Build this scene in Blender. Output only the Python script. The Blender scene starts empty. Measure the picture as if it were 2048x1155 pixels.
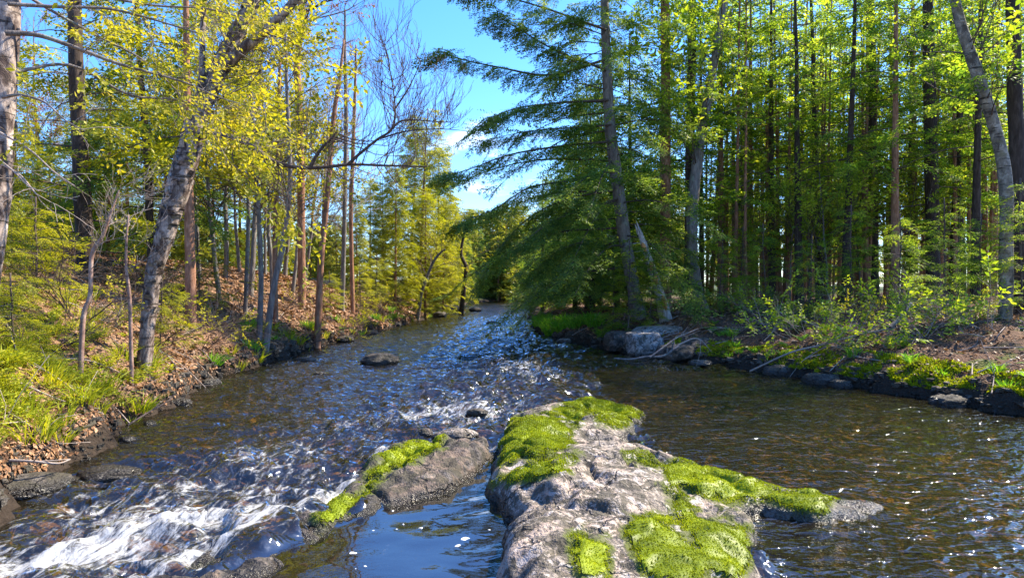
import bpy, math, random
import numpy as np
R = np.random.default_rng(11)
random.seed(5)
SC = bpy.context.scene
COL = SC.collection
F, CX, CY, EYE = 1251.0, 1024.0, 577.5, 1.7
SUN_AZ, SUN_EL = 64.0, 46.0      # degrees right of the view axis, above the horizon

def P(u, v, Y):
    return np.array([(u - CX) / F * Y, Y, EYE - (v - CY) / F * Y])

# ---------------------------------------------------------------- noise
def _h(ix, iy, iz, s):
    n = (ix.astype(np.int64) * 374761393 + iy.astype(np.int64) * 668265263 + iz.astype(np.int64) * 2147483647 + s * 974634777) & 0xFFFFFFFF
    n = ((n ^ (n >> 13)) * 1274126177) & 0xFFFFFFFF
    n = ((n ^ (n >> 16)) * 2246822519) & 0xFFFFFFFF
    return ((n ^ (n >> 15)) & 0xFFFFFF) / float(0xFFFFFF)

def vn(x, y, z=None, s=0):
    x = np.asarray(x, float); y = np.asarray(y, float)
    z = np.zeros_like(x) if z is None else np.asarray(z, float)
    ix, iy, iz = np.floor(x), np.floor(y), np.floor(z)
    fx, fy, fz = x - ix, y - iy, z - iz
    fx, fy, fz = [f * f * f * (f * (f * 6 - 15) + 10) for f in (fx, fy, fz)]
    def c(a, b, d): return _h(ix + a, iy + b, iz + d, s)
    def l(a, b, t): return a + (b - a) * t
    return l(l(l(c(0,0,0), c(1,0,0), fx), l(c(0,1,0), c(1,1,0), fx), fy),
             l(l(c(0,0,1), c(1,0,1), fx), l(c(0,1,1), c(1,1,1), fx), fy), fz) * 2 - 1

def fbm(x, y, z=None, o=4, s=0):
    t = 0; a = 1.0; k = 1.0; n = 0
    for i in range(o):
        t = t + a * vn(x * k, y * k, None if z is None else z * k, s + i * 17); n += a; a *= .5; k *= 2.03
    return t / n

def sst(a, b, x):
    t = np.clip((x - a) / (b - a), 0, 1); return t * t * (3 - 2 * t)

def inpoly(x, y, poly):
    x = np.asarray(x); y = np.asarray(y); r = np.zeros(x.shape, bool); n = len(poly)
    for i in range(n):
        x1, y1 = poly[i]; x2, y2 = poly[(i + 1) % n]
        if y1 == y2: continue
        c = ((y1 > y) != (y2 > y)) & (x < (x2 - x1) * (y - y1) / (y2 - y1) + x1)
        r ^= c
    return r

def dpoly(x, y, poly, closed=True):
    d = np.full(np.shape(x), 1e9); n = len(poly)
    for i in range(n if closed else n - 1):
        x1, y1 = poly[i]; x2, y2 = poly[(i + 1) % n]
        dx, dy = x2 - x1, y2 - y1
        t = np.clip(((x - x1) * dx + (y - y1) * dy) / (dx * dx + dy * dy), 0, 1)
        d = np.minimum(d, np.hypot(x - x1 - t * dx, y - y1 - t * dy))
    return d

# ---------------------------------------------------------------- mesh helpers
class MB:
    def __init__(s): s.v = []; s.q = []; s.m = []; s.n = 0
    def add(s, V, Q, mat=0):
        V = np.asarray(V, float).reshape(-1, 3); Q = np.asarray(Q, np.int64)
        if len(V) == 0 or len(Q) == 0: return
        s.v.append(V); s.q.append(Q + s.n); s.m.append(np.full(len(Q), mat)); s.n += len(V)
    def quads(s, V, mat=0):
        V = np.asarray(V, float).reshape(-1, 3)
        s.add(V, np.arange(len(V)).reshape(-1, 4), mat)
    def build(s, name, mats, parent=None, smooth=True, org=None, flat=()):
        V = np.concatenate(s.v); Q = np.concatenate(s.q); M = np.concatenate(s.m)
        if org is not None: V = V - np.asarray(org)
        me = bpy.data.meshes.new(name)
        me.vertices.add(len(V)); me.vertices.foreach_set('co', V.astype(np.float32).ravel())
        me.loops.add(Q.size); me.loops.foreach_set('vertex_index', Q.astype(np.int32).ravel())
        me.polygons.add(len(Q)); me.polygons.foreach_set('loop_start', (np.arange(len(Q)) * 4).astype(np.int32))
        me.polygons.foreach_set('material_index', M.astype(np.int32))
        sm = np.full(len(Q), smooth)
        for f in flat: sm[M == f] = False
        me.polygons.foreach_set('use_smooth', sm)
        me.update(calc_edges=True)
        for m in mats: me.materials.append(m)
        o = bpy.data.objects.new(name, me); COL.objects.link(o)
        if parent is not None: o.parent = parent
        return o

def empty(name, loc, label=None, cat=None, group=None):
    o = bpy.data.objects.new(name, None); COL.objects.link(o); o.location = [float(c) for c in loc]
    o.empty_display_size = .2
    return tag(o, label, cat, group)

def tag(o, label=None, cat=None, group=None, kind=None):
    if label: o['label'] = label
    if cat: o['category'] = cat
    if group: o['group'] = group
    if kind: o['kind'] = kind
    return o

def dup(root, loc, rz=0, sc=1.0, label=None, group=None, tilt=(0, 0)):
    r = root.copy(); COL.objects.link(r); r.location = [float(c) for c in loc]
    r.rotation_euler = (tilt[0], tilt[1], rz)
    r.scale = (sc, sc, sc) if np.isscalar(sc) else sc
    if label: r['label'] = label
    if group: r['group'] = group
    for ch in list(root.children):
        c = ch.copy(); COL.objects.link(c); c.parent = r
    return r

def crom(pts, n):
    p = np.asarray(pts, float); m = len(p)
    if m == 2: return p[0] + (p[1] - p[0]) * np.linspace(0, 1, n)[:, None]
    e = np.vstack([2 * p[0] - p[1], p, 2 * p[-1] - p[-2]])
    t = np.linspace(0, m - 1 - 1e-6, n); i = t.astype(int); f = (t - i)[:, None]
    a, b, c, d = e[i], e[i + 1], e[i + 2], e[i + 3]
    return .5 * (2 * b + (c - a) * f + (2 * a - 5 * b + 4 * c - d) * f ** 2 + (3 * b - a - 3 * c + d) * f ** 3)

def tube(path, rad, sides=8, bump=0.0, bscale=(6, 2), seed=0, cap=True):
    p = np.asarray(path, float); n = len(p); rad = np.broadcast_to(np.asarray(rad, float), (n,)).copy()
    T = np.gradient(p, axis=0); T /= np.linalg.norm(T, axis=1)[:, None] + 1e-9
    mt = np.abs(T.mean(0)); ref = np.array([1., 0, 0]) if mt[0] < .6 else np.array([0, 0, 1.])
    A = ref - T * (T @ ref)[:, None]; A /= np.linalg.norm(A, axis=1)[:, None] + 1e-9
    B = np.cross(T, A)
    th = np.linspace(0, 2 * np.pi, sides, endpoint=False)
    rr = np.repeat(rad[:, None], sides, 1)
    if bump > 0:
        L = np.concatenate([[0], np.cumsum(np.linalg.norm(np.diff(p, axis=0), axis=1))])
        cx = np.cos(th)[None] * bscale[0] * .16 + 0 * L[:, None]; sx = np.sin(th)[None] * bscale[0] * .16 + 0 * L[:, None]
        lz = L[:, None] * bscale[1] + 0 * th[None]
        nz = fbm(cx.ravel() * 3, sx.ravel() * 3, lz.ravel(), 3, seed).reshape(n, sides)
        rr = rr * (1 + bump * nz)
    V = p[:, None] + rr[:, :, None] * (np.cos(th)[None, :, None] * A[:, None] + np.sin(th)[None, :, None] * B[:, None])
    V = V.reshape(-1, 3)
    i = np.arange(n - 1)[:, None] * sides; j = np.arange(sides)[None]; k = (j + 1) % sides
    Q = np.stack([i + j, i + k, i + sides + k, i + sides + j], -1).reshape(-1, 4)
    if cap:
        V = np.vstack([V, p[-1:] + T[-1:] * rad[-1] * .4]); c = len(V) - 1; b = (n - 1) * sides
        jj = np.arange(0, sides - 1, 2)
        Q = np.vstack([Q, np.stack([b + jj, b + jj + 1, b + (jj + 2) % sides, np.full(len(jj), c)], -1)])
    return V, Q

def unit(v):
    v = np.asarray(v, float); return v / (np.linalg.norm(v, axis=-1, keepdims=True) + 1e-9)

def place(tpl, O, X, Z, S):
    """instances of a template (local X = forward, Z = up) as one vertex array"""
    O = np.asarray(O, float); X = unit(X); Z = np.asarray(Z, float)
    Y = unit(np.cross(Z, X)); Z = np.cross(X, Y); S = np.asarray(S, float)[:, None, None]
    return (O[:, None] + S * (tpl[None, :, 0:1] * X[:, None] + tpl[None, :, 1:2] * Y[:, None] + tpl[None, :, 2:3] * Z[:, None])).reshape(-1, 3)

def rnd_dir(n, zs=1.0, rng=R):
    v = rng.normal(size=(n, 3)); v[:, 2] *= zs; return unit(v)

# templates: a flat bough of needles, a twig of broad leaves, single leaves
def t_spray(seed, ntw=9, nlf=8, lw=.035, ll=.09, ang=52, droop=.12, jit=.35):
    r = np.random.default_rng(seed); out = []
    def leaf(b, d, l, w):
        d = unit(d); side = unit(np.cross(d, unit(np.array([0, 0, 1.]) + r.normal(size=3) * jit)))
        m = b + d * l * .5; out.extend([b, m + side * w * .5, b + d * l, m - side * w * .5])
    for i in range(ntw):
        f = (i + .7) / ntw; sgn = 1 if i % 2 else -1
        b = np.array([f * .92, 0, -droop * f * f]); a = math.radians(ang + r.normal() * 9) * sgn
        d = np.array([math.cos(a), math.sin(a), -.12 + r.normal() * .12]); L = (.62 * (1 - f) ** .8 + .14) * (.8 + .4 * r.random())
        for k in range(nlf):
            g = (k + .6) / nlf; q = b + d * L * g + np.array([0, 0, -.15 * L * g * g])
            for sg in ((1, -1) if k < nlf - 1 else (0,)):
                aa = a + sg * math.radians(48 + r.normal() * 12)
                leaf(q, np.array([math.cos(aa), math.sin(aa), r.normal() * .25 - .05]), ll * (.8 + .4 * r.random()) * (1 - .35 * g), lw * (.8 + .4 * r.random()))
        # stem of the twig
    for k in range(6):
        f = k / 6; leaf(np.array([f, 0, -droop * f * f]), np.array([1, r.normal() * .3, r.normal() * .2]), .2, lw)
    return np.array(out)

def t_leaves(seed, n=8, ll=.3, lw=.17, hang=.6):
    r = np.random.default_rng(seed); out = []
    for i in range(n):
        f = (i + .5) / n; b = np.array([f, r.normal() * .05, r.normal() * .05]); a = (1 if i % 2 else -1) * math.radians(55 + r.normal() * 20)
        d = unit(np.array([math.cos(a), math.sin(a), -hang * r.random() + .12])); s = unit(np.cross(d, unit(np.array([0, 0, 1.]) + r.normal(size=3) * .5)))
        l = ll * (.7 + .6 * r.random()); w = lw * (.7 + .6 * r.random()); m = b + d * l * .48
        up = np.cross(s, d) * w * .18
        out.extend([b, m + s * w * .5 + up, b + d * l, m - s * w * .5 + up])
    return np.array(out)

# ---------------------------------------------------------------- materials
def nmat(name):
    m = bpy.data.materials.new(name); m.use_nodes = True; nt = m.node_tree; nt.nodes.clear()
    return m, nt, nt.nodes, nt.links
def nd(nt, t, **k):
    n = nt.nodes.new(t)
    for a, b in k.items():
        if a in n.inputs.keys(): n.inputs[a].default_value = b
        else: setattr(n, a, b)
    return n
def ramp(nt, stops):
    n = nt.nodes.new('ShaderNodeValToRGB'); e = n.color_ramp.elements
    while len(e) < len(stops): e.new(.5)
    for x, (p, c) in zip(e, stops): x.position = p; x.color = (*c, 1)
    return n
def mixc(nt, fac, a, b, mode='MIX'):
    n = nt.nodes.new('ShaderNodeMix'); n.data_type = 'RGBA'; n.blend_type = mode
    for i, x in ((0, fac), (6, a), (7, b)):
        if isinstance(x, (int, float)): n.inputs[i].default_value = x
        elif isinstance(x, tuple): n.inputs[i].default_value = (*x, 1)
        else: nt.links.new(x, n.inputs[i])
    return n.outputs[2]
def mth(nt, op, a, b=None, c=None, clamp=False):
    n = nt.nodes.new('ShaderNodeMath'); n.operation = op; n.use_clamp = clamp
    for i, x in enumerate((a, b, c)):
        if x is None: continue
        if isinstance(x, (int, float)): n.inputs[i].default_value = x
        else: nt.links.new(x, n.inputs[i])
    return n.outputs[0]
def mrange(nt, x, a, b, c=0., d=1., smooth=True):
    n = nt.nodes.new('ShaderNodeMapRange'); n.interpolation_type = 'SMOOTHSTEP' if smooth else 'LINEAR'
    nt.links.new(x, n.inputs[0])
    for i, v in zip((1, 2, 3, 4), (a, b, c, d)): n.inputs[i].default_value = v
    return n.outputs[0]
def noise(nt, vec, scale, detail=3, rough=.55, dist=0.):
    n = nd(nt, 'ShaderNodeTexNoise', Scale=scale, Detail=detail, Roughness=rough, Distortion=dist)
    if vec is not None: nt.links.new(vec, n.inputs['Vector'])
    return n.outputs['Fac']
def mapped(nt, vec, sc=(1, 1, 1), rot=(0, 0, 0)):
    n = nd(nt, 'ShaderNodeMapping'); n.inputs['Scale'].default_value = sc; n.inputs['Rotation'].default_value = rot
    nt.links.new(vec, n.inputs['Vector']); return n.outputs[0]

def leaf_mat(name, cols, trans=.42, spec=.25, rough=.5, nscale=.9, tcol=1.25, isl=True):
    m, nt, N, L = nmat(name)
    g = N.new('ShaderNodeNewGeometry'); oi = N.new('ShaderNodeObjectInfo')
    rp = ramp(nt, [(i / (len(cols) - 1), c) for i, c in enumerate(cols)])
    n = noise(nt, g.outputs['Position'], nscale, 2)
    f = mth(nt, 'MULTIPLY_ADD', g.outputs['Random Per Island'] if isl else noise(nt, g.outputs['Position'], 70, 3, .7), .62, mth(nt, 'MULTIPLY_ADD', n, .9, -.28))
    f = mth(nt, 'MULTIPLY_ADD', oi.outputs['Random'], .22, mth(nt, 'SUBTRACT', f, .08), clamp=True)
    L.new(f, rp.inputs[0])
    pb = nd(nt, 'ShaderNodeBsdfPrincipled', Roughness=rough); pb.inputs['Specular IOR Level'].default_value = spec
    L.new(rp.outputs[0], pb.inputs['Base Color'])
    tr = N.new('ShaderNodeBsdfTranslucent')
    L.new(mixc(nt, 1.0, rp.outputs[0], (tcol * 1.1, tcol * 1.05, tcol * .5), 'MULTIPLY'), tr.inputs['Color'])
    mx = nd(nt, 'ShaderNodeMixShader', Fac=trans); L.new(pb.outputs[0], mx.inputs[1]); L.new(tr.outputs[0], mx.inputs[2])
    o = N.new('ShaderNodeOutputMaterial'); L.new(mx.outputs[0], o.inputs[0]); return m

def bark_mat(name, cols, sc=(9, 9, 2.2), bump=.6, rough=.85, bands=0., spot=None):
    m, nt, N, L = nmat(name)
    tc = N.new('ShaderNodeTexCoord'); g = N.new('ShaderNodeNewGeometry')
    v = mapped(nt, tc.outputs['Object'], sc)
    a = noise(nt, v, 1.6, 6, .65, .5)
    rp = ramp(nt, [(.25 + .5 * i / (len(cols) - 1), c) for i, c in enumerate(cols)]); L.new(a, rp.inputs[0])
    col = rp.outputs[0]; h = a
    if bands:
        b = noise(nt, mapped(nt, tc.outputs['Object'], (3, 3, 26)), 1.0, 4, .7)
        bm = mrange(nt, b, .57, .63); col = mixc(nt, mth(nt, 'MULTIPLY', bm, bands), col, (.035, .028, .022))
        b2 = noise(nt, mapped(nt, tc.outputs['Object'], (2.2, 2.2, 1.3)), 1.5, 5, .7)
        col = mixc(nt, mth(nt, 'MULTIPLY', mrange(nt, b2, .55, .62), bands * .85), col, (.06, .045, .035))
        h = mth(nt, 'SUBTRACT', a, mth(nt, 'MULTIPLY', bm, .3))
    if spot:
        s = noise(nt, tc.outputs['Object'], 5, 4, .6); col = mixc(nt, mth(nt, 'MULTIPLY', mrange(nt, s, .56, .66), .75), col, spot)
    pb = nd(nt, 'ShaderNodeBsdfPrincipled', Roughness=rough); pb.inputs['Specular IOR Level'].default_value = .2
    L.new(col, pb.inputs['Base Color'])
    bp = nd(nt, 'ShaderNodeBump', Strength=bump, Distance=.03); L.new(h, bp.inputs['Height']); L.new(bp.outputs[0], pb.inputs['Normal'])
    o = N.new('ShaderNodeOutputMaterial'); L.new(pb.outputs[0], o.inputs[0]); return m

M = {}
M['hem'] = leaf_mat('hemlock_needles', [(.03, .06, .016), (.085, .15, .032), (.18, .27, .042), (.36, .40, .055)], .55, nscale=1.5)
M['hem_lit'] = leaf_mat('sunlit_hemlock_needles', [(.05, .07, .008), (.17, .2, .013), (.36, .36, .02), (.52, .46, .035)], .5, nscale=1.6)  # yellower, brighter copy of the hemlock needles, with sunlight put into the colour
M['spruce'] = leaf_mat('forest_needles', [(.025, .06, .014), (.09, .17, .024), (.27, .37, .035), (.58, .58, .06)], .62, nscale=1.4, tcol=1.5)
M['gold'] = leaf_mat('spring_leaves', [(.12, .14, .012), (.28, .28, .018), (.44, .40, .025), (.55, .42, .05)], .5, tcol=1.2)
M['shrub'] = leaf_mat('shrub_leaves', [(.06, .12, .012), (.18, .28, .02), (.34, .43, .03), (.5, .5, .06)], .48)
M['fern'] = leaf_mat('fern_fronds', [(.08, .13, .012), (.22, .28, .018), (.42, .43, .022), (.58, .5, .04)], .46)
M['grass'] = leaf_mat('bright_grass', [(.05, .16, .015), (.11, .28, .02), (.2, .4, .03), (.34, .46, .06)], .5)
M['moss'] = leaf_mat('moss_fibres', [(.06, .055, .008), (.12, .155, .006), (.28, .34, .008), (.52, .52, .015)], .35, nscale=3.2)
M['moss_pad'] = leaf_mat('moss_cushion', [(.05, .05, .008), (.11, .145, .006), (.25, .31, .008), (.42, .44, .012)], .25, nscale=3.2, isl=False)
M['litter'] = leaf_mat('dead_leaves', [(.035, .02, .012), (.14, .07, .036), (.33, .17, .08), (.52, .33, .19)], .15, nscale=2.6, tcol=1.)
M['needles_far'] = leaf_mat('far_foliage', [(.05, .08, .015), (.13, .16, .025), (.26, .26, .04), (.36, .32, .06)], .5)
M['bud'] = leaf_mat('red_buds', [(.16, .07, .05), (.27, .13, .09), (.36, .22, .12), (.3, .28, .06)], .4)

M['b_dark'] = bark_mat('dark_bark', [(.018, .012, .009), (.05, .034, .026), (.11, .08, .065)])
M['b_grey'] = bark_mat('grey_bark', [(.05, .042, .04), (.16, .135, .12), (.3, .26, .235)], spot=(.2, .22, .17))
M['b_brown'] = bark_mat('rusty_brown_bark', [(.08, .036, .02), (.27, .13, .075), (.46, .27, .18)])
M['b_birch'] = bark_mat('pale_birch_bark', [(.06, .042, .03), (.2, .16, .12), (.46, .39, .31)], (5, 5, 4), .7, .75, 1.0, spot=(.16, .13, .07))
M['b_shag'] = bark_mat('shaggy_birch_bark', [(.02, .013, .01), (.07, .045, .036), (.33, .26, .22), (.6, .52, .47)], (5, 5, 2.6), 1.0, .75, .9)
M['b_pink'] = bark_mat('pinkish_sapling_bark', [(.12, .06, .042), (.28, .17, .13), (.45, .33, .27)], (6, 6, 6), .3, .7, .5)
M['b_twig'] = bark_mat('twig_bark', [(.03, .02, .017), (.085, .06, .05), (.17, .13, .11)], (20, 20, 20), .2)
M['b_pale'] = bark_mat('pale_dead_twig', [(.16, .12, .10), (.3, .24, .2), (.42, .36, .31)], (20, 20, 20), .2)
M['wood'] = bark_mat('weathered_snag_wood', [(.10, .08, .07), (.36, .31, .28), (.58, .54, .5)], (14, 14, 1.2), .9, .8)
M['raw'] = bark_mat('raw_orange_wood', [(.22, .07, .02), (.5, .22, .07), (.66, .40, .20)], (14, 14, 2), .8, .8)
M['log'] = bark_mat('sunbleached_log', [(.2, .11, .07), (.42, .27, .19), (.6, .45, .36)], (2, 12, 12), .7, .8)

def rock_mat(name, light, mid, dark, speck=.55, wet=.07, pink=(.50, .375, .29), lk=.55):
    m, nt, N, L = nmat(name)
    g = N.new('ShaderNodeNewGeometry'); pos = g.outputs['Position']
    a = noise(nt, pos, 2.6, 5, .62, .6); b = noise(nt, pos, 17, 4, .7, .4); c = noise(nt, pos, 46, 3, .6)
    wv = nt.nodes.new('ShaderNodeVectorMath'); wv.operation = 'MULTIPLY_ADD'; nz = nd(nt, 'ShaderNodeTexNoise', Scale=5., Detail=4.); L.new(pos, nz.inputs['Vector']); L.new(nz.outputs['Color'], wv.inputs[0]); wv.inputs[1].default_value = (.35, .35, .35); L.new(pos, wv.inputs[2])
    vc = nd(nt, 'ShaderNodeTexVoronoi', Scale=2.1, feature='DISTANCE_TO_EDGE'); L.new(wv.outputs[0], vc.inputs['Vector']); crk = mth(nt, 'MULTIPLY', mrange(nt, vc.outputs['Distance'], .0, .032, 1, 0), mrange(nt, a, .42, .56))
    rp = ramp(nt, [(.40, dark), (.49, mid), (.57, light), (.68, tuple(min(1, x * 1.25) for x in light))]); L.new(mth(nt, 'ADD', mth(nt, 'MULTIPLY', a, .55), mth(nt, 'MULTIPLY', b, .45)), rp.inputs[0])
    col = mixc(nt, mth(nt, 'MULTIPLY', mrange(nt, noise(nt, pos, 3.3, 3, .6, .5), .50, .56), .65), rp.outputs[0], pink)
    col = mixc(nt, mth(nt, 'MULTIPLY', mrange(nt, mth(nt, 'ADD', mth(nt, 'MULTIPLY', a, .5), mth(nt, 'MULTIPLY', c, .5)), .52, .57), speck), col, (.03, .026, .022))
    col = mixc(nt, mth(nt, 'MULTIPLY', mrange(nt, noise(nt, pos, 4.3, 6, .72, 1.2), .50, .55), .78), col, (.05, .043, .026))
    ms = nd(nt, 'ShaderNodeAttribute', attribute_name='mossy')
    col = mixc(nt, mth(nt, 'MULTIPLY', mrange(nt, mth(nt, 'ADD', mth(nt, 'MULTIPLY', ms.outputs['Fac'], .55), mth(nt, 'MULTIPLY', b, .6)), .5, .72), mrange(nt, ms.outputs['Fac'], .05, .5)), col, mixc(nt, c, (.03, .036, .006), (.13, .15, .018)))
    lich = mrange(nt, noise(nt, pos, 6, 5, .65, .8), .57, .6); col = mixc(nt, mth(nt, 'MULTIPLY', lich, lk), col, (.52, .46, .41))
    col = mixc(nt, mth(nt, 'MULTIPLY', crk, .9), col, (.02, .017, .014))
    sp = N.new('ShaderNodeSeparateXYZ'); L.new(pos, sp.inputs[0])
    w = mrange(nt, mth(nt, 'ADD', sp.outputs[2], mth(nt, 'MULTIPLY', b, .05)), wet, wet + .05, 1, 0)
    col = mixc(nt, mth(nt, 'MULTIPLY', w, .8), col, (.022, .018, .014))
    pb = nd(nt, 'ShaderNodeBsdfPrincipled'); L.new(col, pb.inputs['Base Color'])
    L.new(mrange(nt, w, 0, 1, .8, .25), pb.inputs['Roughness']); pb.inputs['Specular IOR Level'].default_value = .35
    bp = nd(nt, 'ShaderNodeBump', Strength=1., Distance=.05)
    L.new(mth(nt, 'SUBTRACT', mth(nt, 'ADD', mth(nt, 'MULTIPLY', b, .7), mth(nt, 'MULTIPLY', c, .35)), mth(nt, 'MULTIPLY', crk, .5)), bp.inputs['Height']); L.new(bp.outputs[0], pb.inputs['Normal'])
    o = N.new('ShaderNodeOutputMaterial'); L.new(pb.outputs[0], o.inputs[0]); return m
M['rock'] = rock_mat('lichened_granite', (.36, .30, .245), (.215, .175, .138), (.042, .035, .028), .85)
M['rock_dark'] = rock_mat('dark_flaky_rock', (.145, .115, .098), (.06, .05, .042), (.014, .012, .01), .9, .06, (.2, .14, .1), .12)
M['rock_grey'] = rock_mat('grey_bank_rock', (.46, .44, .42), (.26, .25, .24), (.06, .055, .05), .45, .12, (.34, .27, .22))
M['rock_wet'] = rock_mat('wet_stream_stone', (.13, .11, .09), (.06, .05, .04), (.015, .013, .011), .6, .1, (.1, .075, .05), .06)

# ---------------------------------------------------------------- terrain
LEY = [-30, 2, 3.7, 5, 6.6, 8.8, 11.6, 14.4, 18.9, 25.8, 42, 77, 88, 105, 130, 400]
LEX = [-3, -3.2, -3.6, -4.1, -4.4, -4.9, -5.5, -5.6, -5.65, -5.4, -4.8, -5.3, -2, 8, 34, 400]
REY = [-30, 2, 5, 8.4, 10, 13.2, 14.4, 16, 18.9, 21.2, 29, 45, 77, 88, 105, 130, 400]
REX = [11, 9, 8, 6.9, 6.2, 5.0, 4.3, 3.15, 2.36, 1.3, .9, 1.3, 2.6, 6, 14, 40, 406]
def edges(x, y):
    wob = .05 * vn(y * 8, x * 3, None, 15) + .22 * vn(y * .9, 0 * y + 3.3, None, 5) + .14 * vn(y * 3.1, 0 * y + 1.3, None, 6)
    wob2 = .06 * vn(y * 8, x * 3, None, 16) + .22 * vn(y * .9, 0 * y + 8.3, None, 7) + .16 * vn(y * 3.1, 0 * y + 5.3, None, 8)
    return np.interp(y, LEY, LEX) + wob - x, x - np.interp(y, REY, REX) - wob2
def ground(x, y):
    x = np.asarray(x, float); y = np.asarray(y, float)
    tl, tr = edges(x, y)
    fl = np.interp(y, [0, 12, 25, 45, 100], [1, 1, .95, .5, .55]); fr = np.interp(y, [0, 14, 19, 23, 35, 50], [1, 1, 1, .75, .65, .6])
    hl = np.interp(tl, [0, .08, .2, .5, 1, 2.2, 4, 6, 10, 25, 80, 300], [-.08, .14, .3, .5, .85, 1.5, 2.2, 2.7, 3.1, 3.6, 4.2, 9]) * fl
    hr = np.interp(tr, [0, .08, .3, 1, 2.5, 6, 20, 80, 300], [-.08, .13, .30, .55, .9, 1.1, 1.9, 3.4, 9]) * fr
    bed = -.1 - .42 * sst(0, 1.4, np.minimum(-tl, -tr)) + .12 * fbm(x * .8, y * .8, None, 3, 31) + .07 * fbm(x * 3, y * 3, None, 2, 33)
    h = np.where(tl > 0, hl, np.where(tr > 0, hr, np.minimum(bed, -.06)))
    t = np.maximum(tl, tr)
    h = h + sst(0, 1.5, t) * (.16 * fbm(x * .5, y * .5, None, 4, 41) + .05 * fbm(x * 2.6, y * 2.6, None, 3, 43)) + sst(.05, .3, t) * .05 * vn(x * 5, y * 5, None, 44)
    return h
def gz(x, y): return float(ground(np.array([x]), np.array([y]))[0])

def grid_obj(name, xs, ys, zf, mats, attrs=None):
    X, Y = np.meshgrid(xs, ys); X = X.ravel(); Y = Y.ravel(); Z = zf(X, Y)
    nx, ny = len(xs), len(ys)
    i = np.arange(ny - 1)[:, None] * nx; j = np.arange(nx - 1)[None]
    Q = np.stack([i + j, i + j + 1, i + nx + j + 1, i + nx + j], -1).reshape(-1, 4)
    b = MB(); b.add(np.stack([X, Y, Z], 1), Q); o = b.build(name, mats)
    for k, a in (attrs or {}).items():
        at = o.data.attributes.new(k, 'FLOAT', 'POINT'); at.data.foreach_set('value', a(X, Y).astype(np.float32))
    return o

def ground_mat():
    m, nt, N, L = nmat('forest_floor')
    g = N.new('ShaderNodeNewGeometry'); pos = g.outputs['Position']; sp = N.new('ShaderNodeSeparateXYZ'); L.new(pos, sp.inputs[0])
    a = noise(nt, pos, 1.3, 5, .6, .4); b = noise(nt, pos, 22, 4, .7, .3); c = noise(nt, pos, 60, 2, .6)
    vo = nd(nt, 'ShaderNodeTexVoronoi', Scale=26.0); L.new(pos, vo.inputs['Vector'])
    lf = ramp(nt, [(.0, (.07, .04, .028)), (.35, (.17, .095, .055)), (.7, (.30, .18, .11)), (1, (.4, .26, .17))]); L.new(mth(nt, 'MULTIPLY', mth(nt, 'ADD', vo.outputs['Color'], b), .5), lf.inputs[0])
    rt = ramp(nt, [(.3, (.025, .015, .01)), (.5, (.11, .06, .038)), (.7, (.24, .14, .085))]); L.new(mth(nt, 'MULTIPLY_ADD', b, .6, mth(nt, 'MULTIPLY', c, .4)), rt.inputs[0])
    col = mixc(nt, mrange(nt, sp.outputs[0], -2, 0), lf.outputs[0], rt.outputs[0])
    col = mixc(nt, mrange(nt, sp.outputs[1], 48, 70), col, mixc(nt, b, (.02, .03, .008), (.06, .08, .02)))
    soil = mixc(nt, b, (.012, .009, .006), (.06, .042, .03))
    col = mixc(nt, mrange(nt, a, .55, .68), col, soil)
    mo = mixc(nt, c, (.03, .05, .008), (.12, .17, .02))
    col = mixc(nt, mth(nt, 'MULTIPLY', mrange(nt, noise(nt, pos, 1.9, 4, .6, .6), .56, .66), .7), col, mo)
    wz = mth(nt, 'ADD', sp.outputs[2], mth(nt, 'MULTIPLY', mth(nt, 'SUBTRACT', b, .5), .25))
    col = mixc(nt, mrange(nt, wz, .2, .42, 1, 0), col, soil)
    pb_ = nd(nt, 'ShaderNodeTexVoronoi', Scale=7.0); L.new(pos, pb_.inputs['Vector'])
    bed = ramp(nt, [(.32, (.025, .015, .006)), (.52, (.105, .078, .034)), (.72, (.46, .35, .14))]); L.new(mth(nt, 'MULTIPLY_ADD', a, .75, mth(nt, 'MULTIPLY', pb_.outputs['Distance'], .45)), bed.inputs[0])
    col = mixc(nt, mrange(nt, sp.outputs[2], -.12, -.02, 1, 0), col, bed.outputs[0])
    p = nd(nt, 'ShaderNodeBsdfPrincipled', Roughness=.9); p.inputs['Specular IOR Level'].default_value = .15; L.new(col, p.inputs['Base Color'])
    bp = nd(nt, 'ShaderNodeBump', Strength=.8, Distance=.04); L.new(mth(nt, 'ADD', b, vo.outputs['Distance']), bp.inputs['Height']); L.new(bp.outputs[0], p.inputs['Normal'])
    o = N.new('ShaderNodeOutputMaterial'); L.new(p.outputs[0], o.inputs[0]); return m
xs = np.concatenate([np.linspace(-320, -40, 30)[:-1], np.arange(-40, -13, .6), np.arange(-13, 15, .1), np.arange(15, 40, .6), np.linspace(40, 320, 30)])
ys = np.concatenate([np.arange(-16, 2.5, .5), np.arange(2.5, 26, .09), np.arange(26, 60, .35), np.arange(60, 140, 1.5), np.linspace(140, 460, 25)])
tag(grid_obj('ground', xs, ys, ground, [ground_mat()]), kind='structure')

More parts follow.
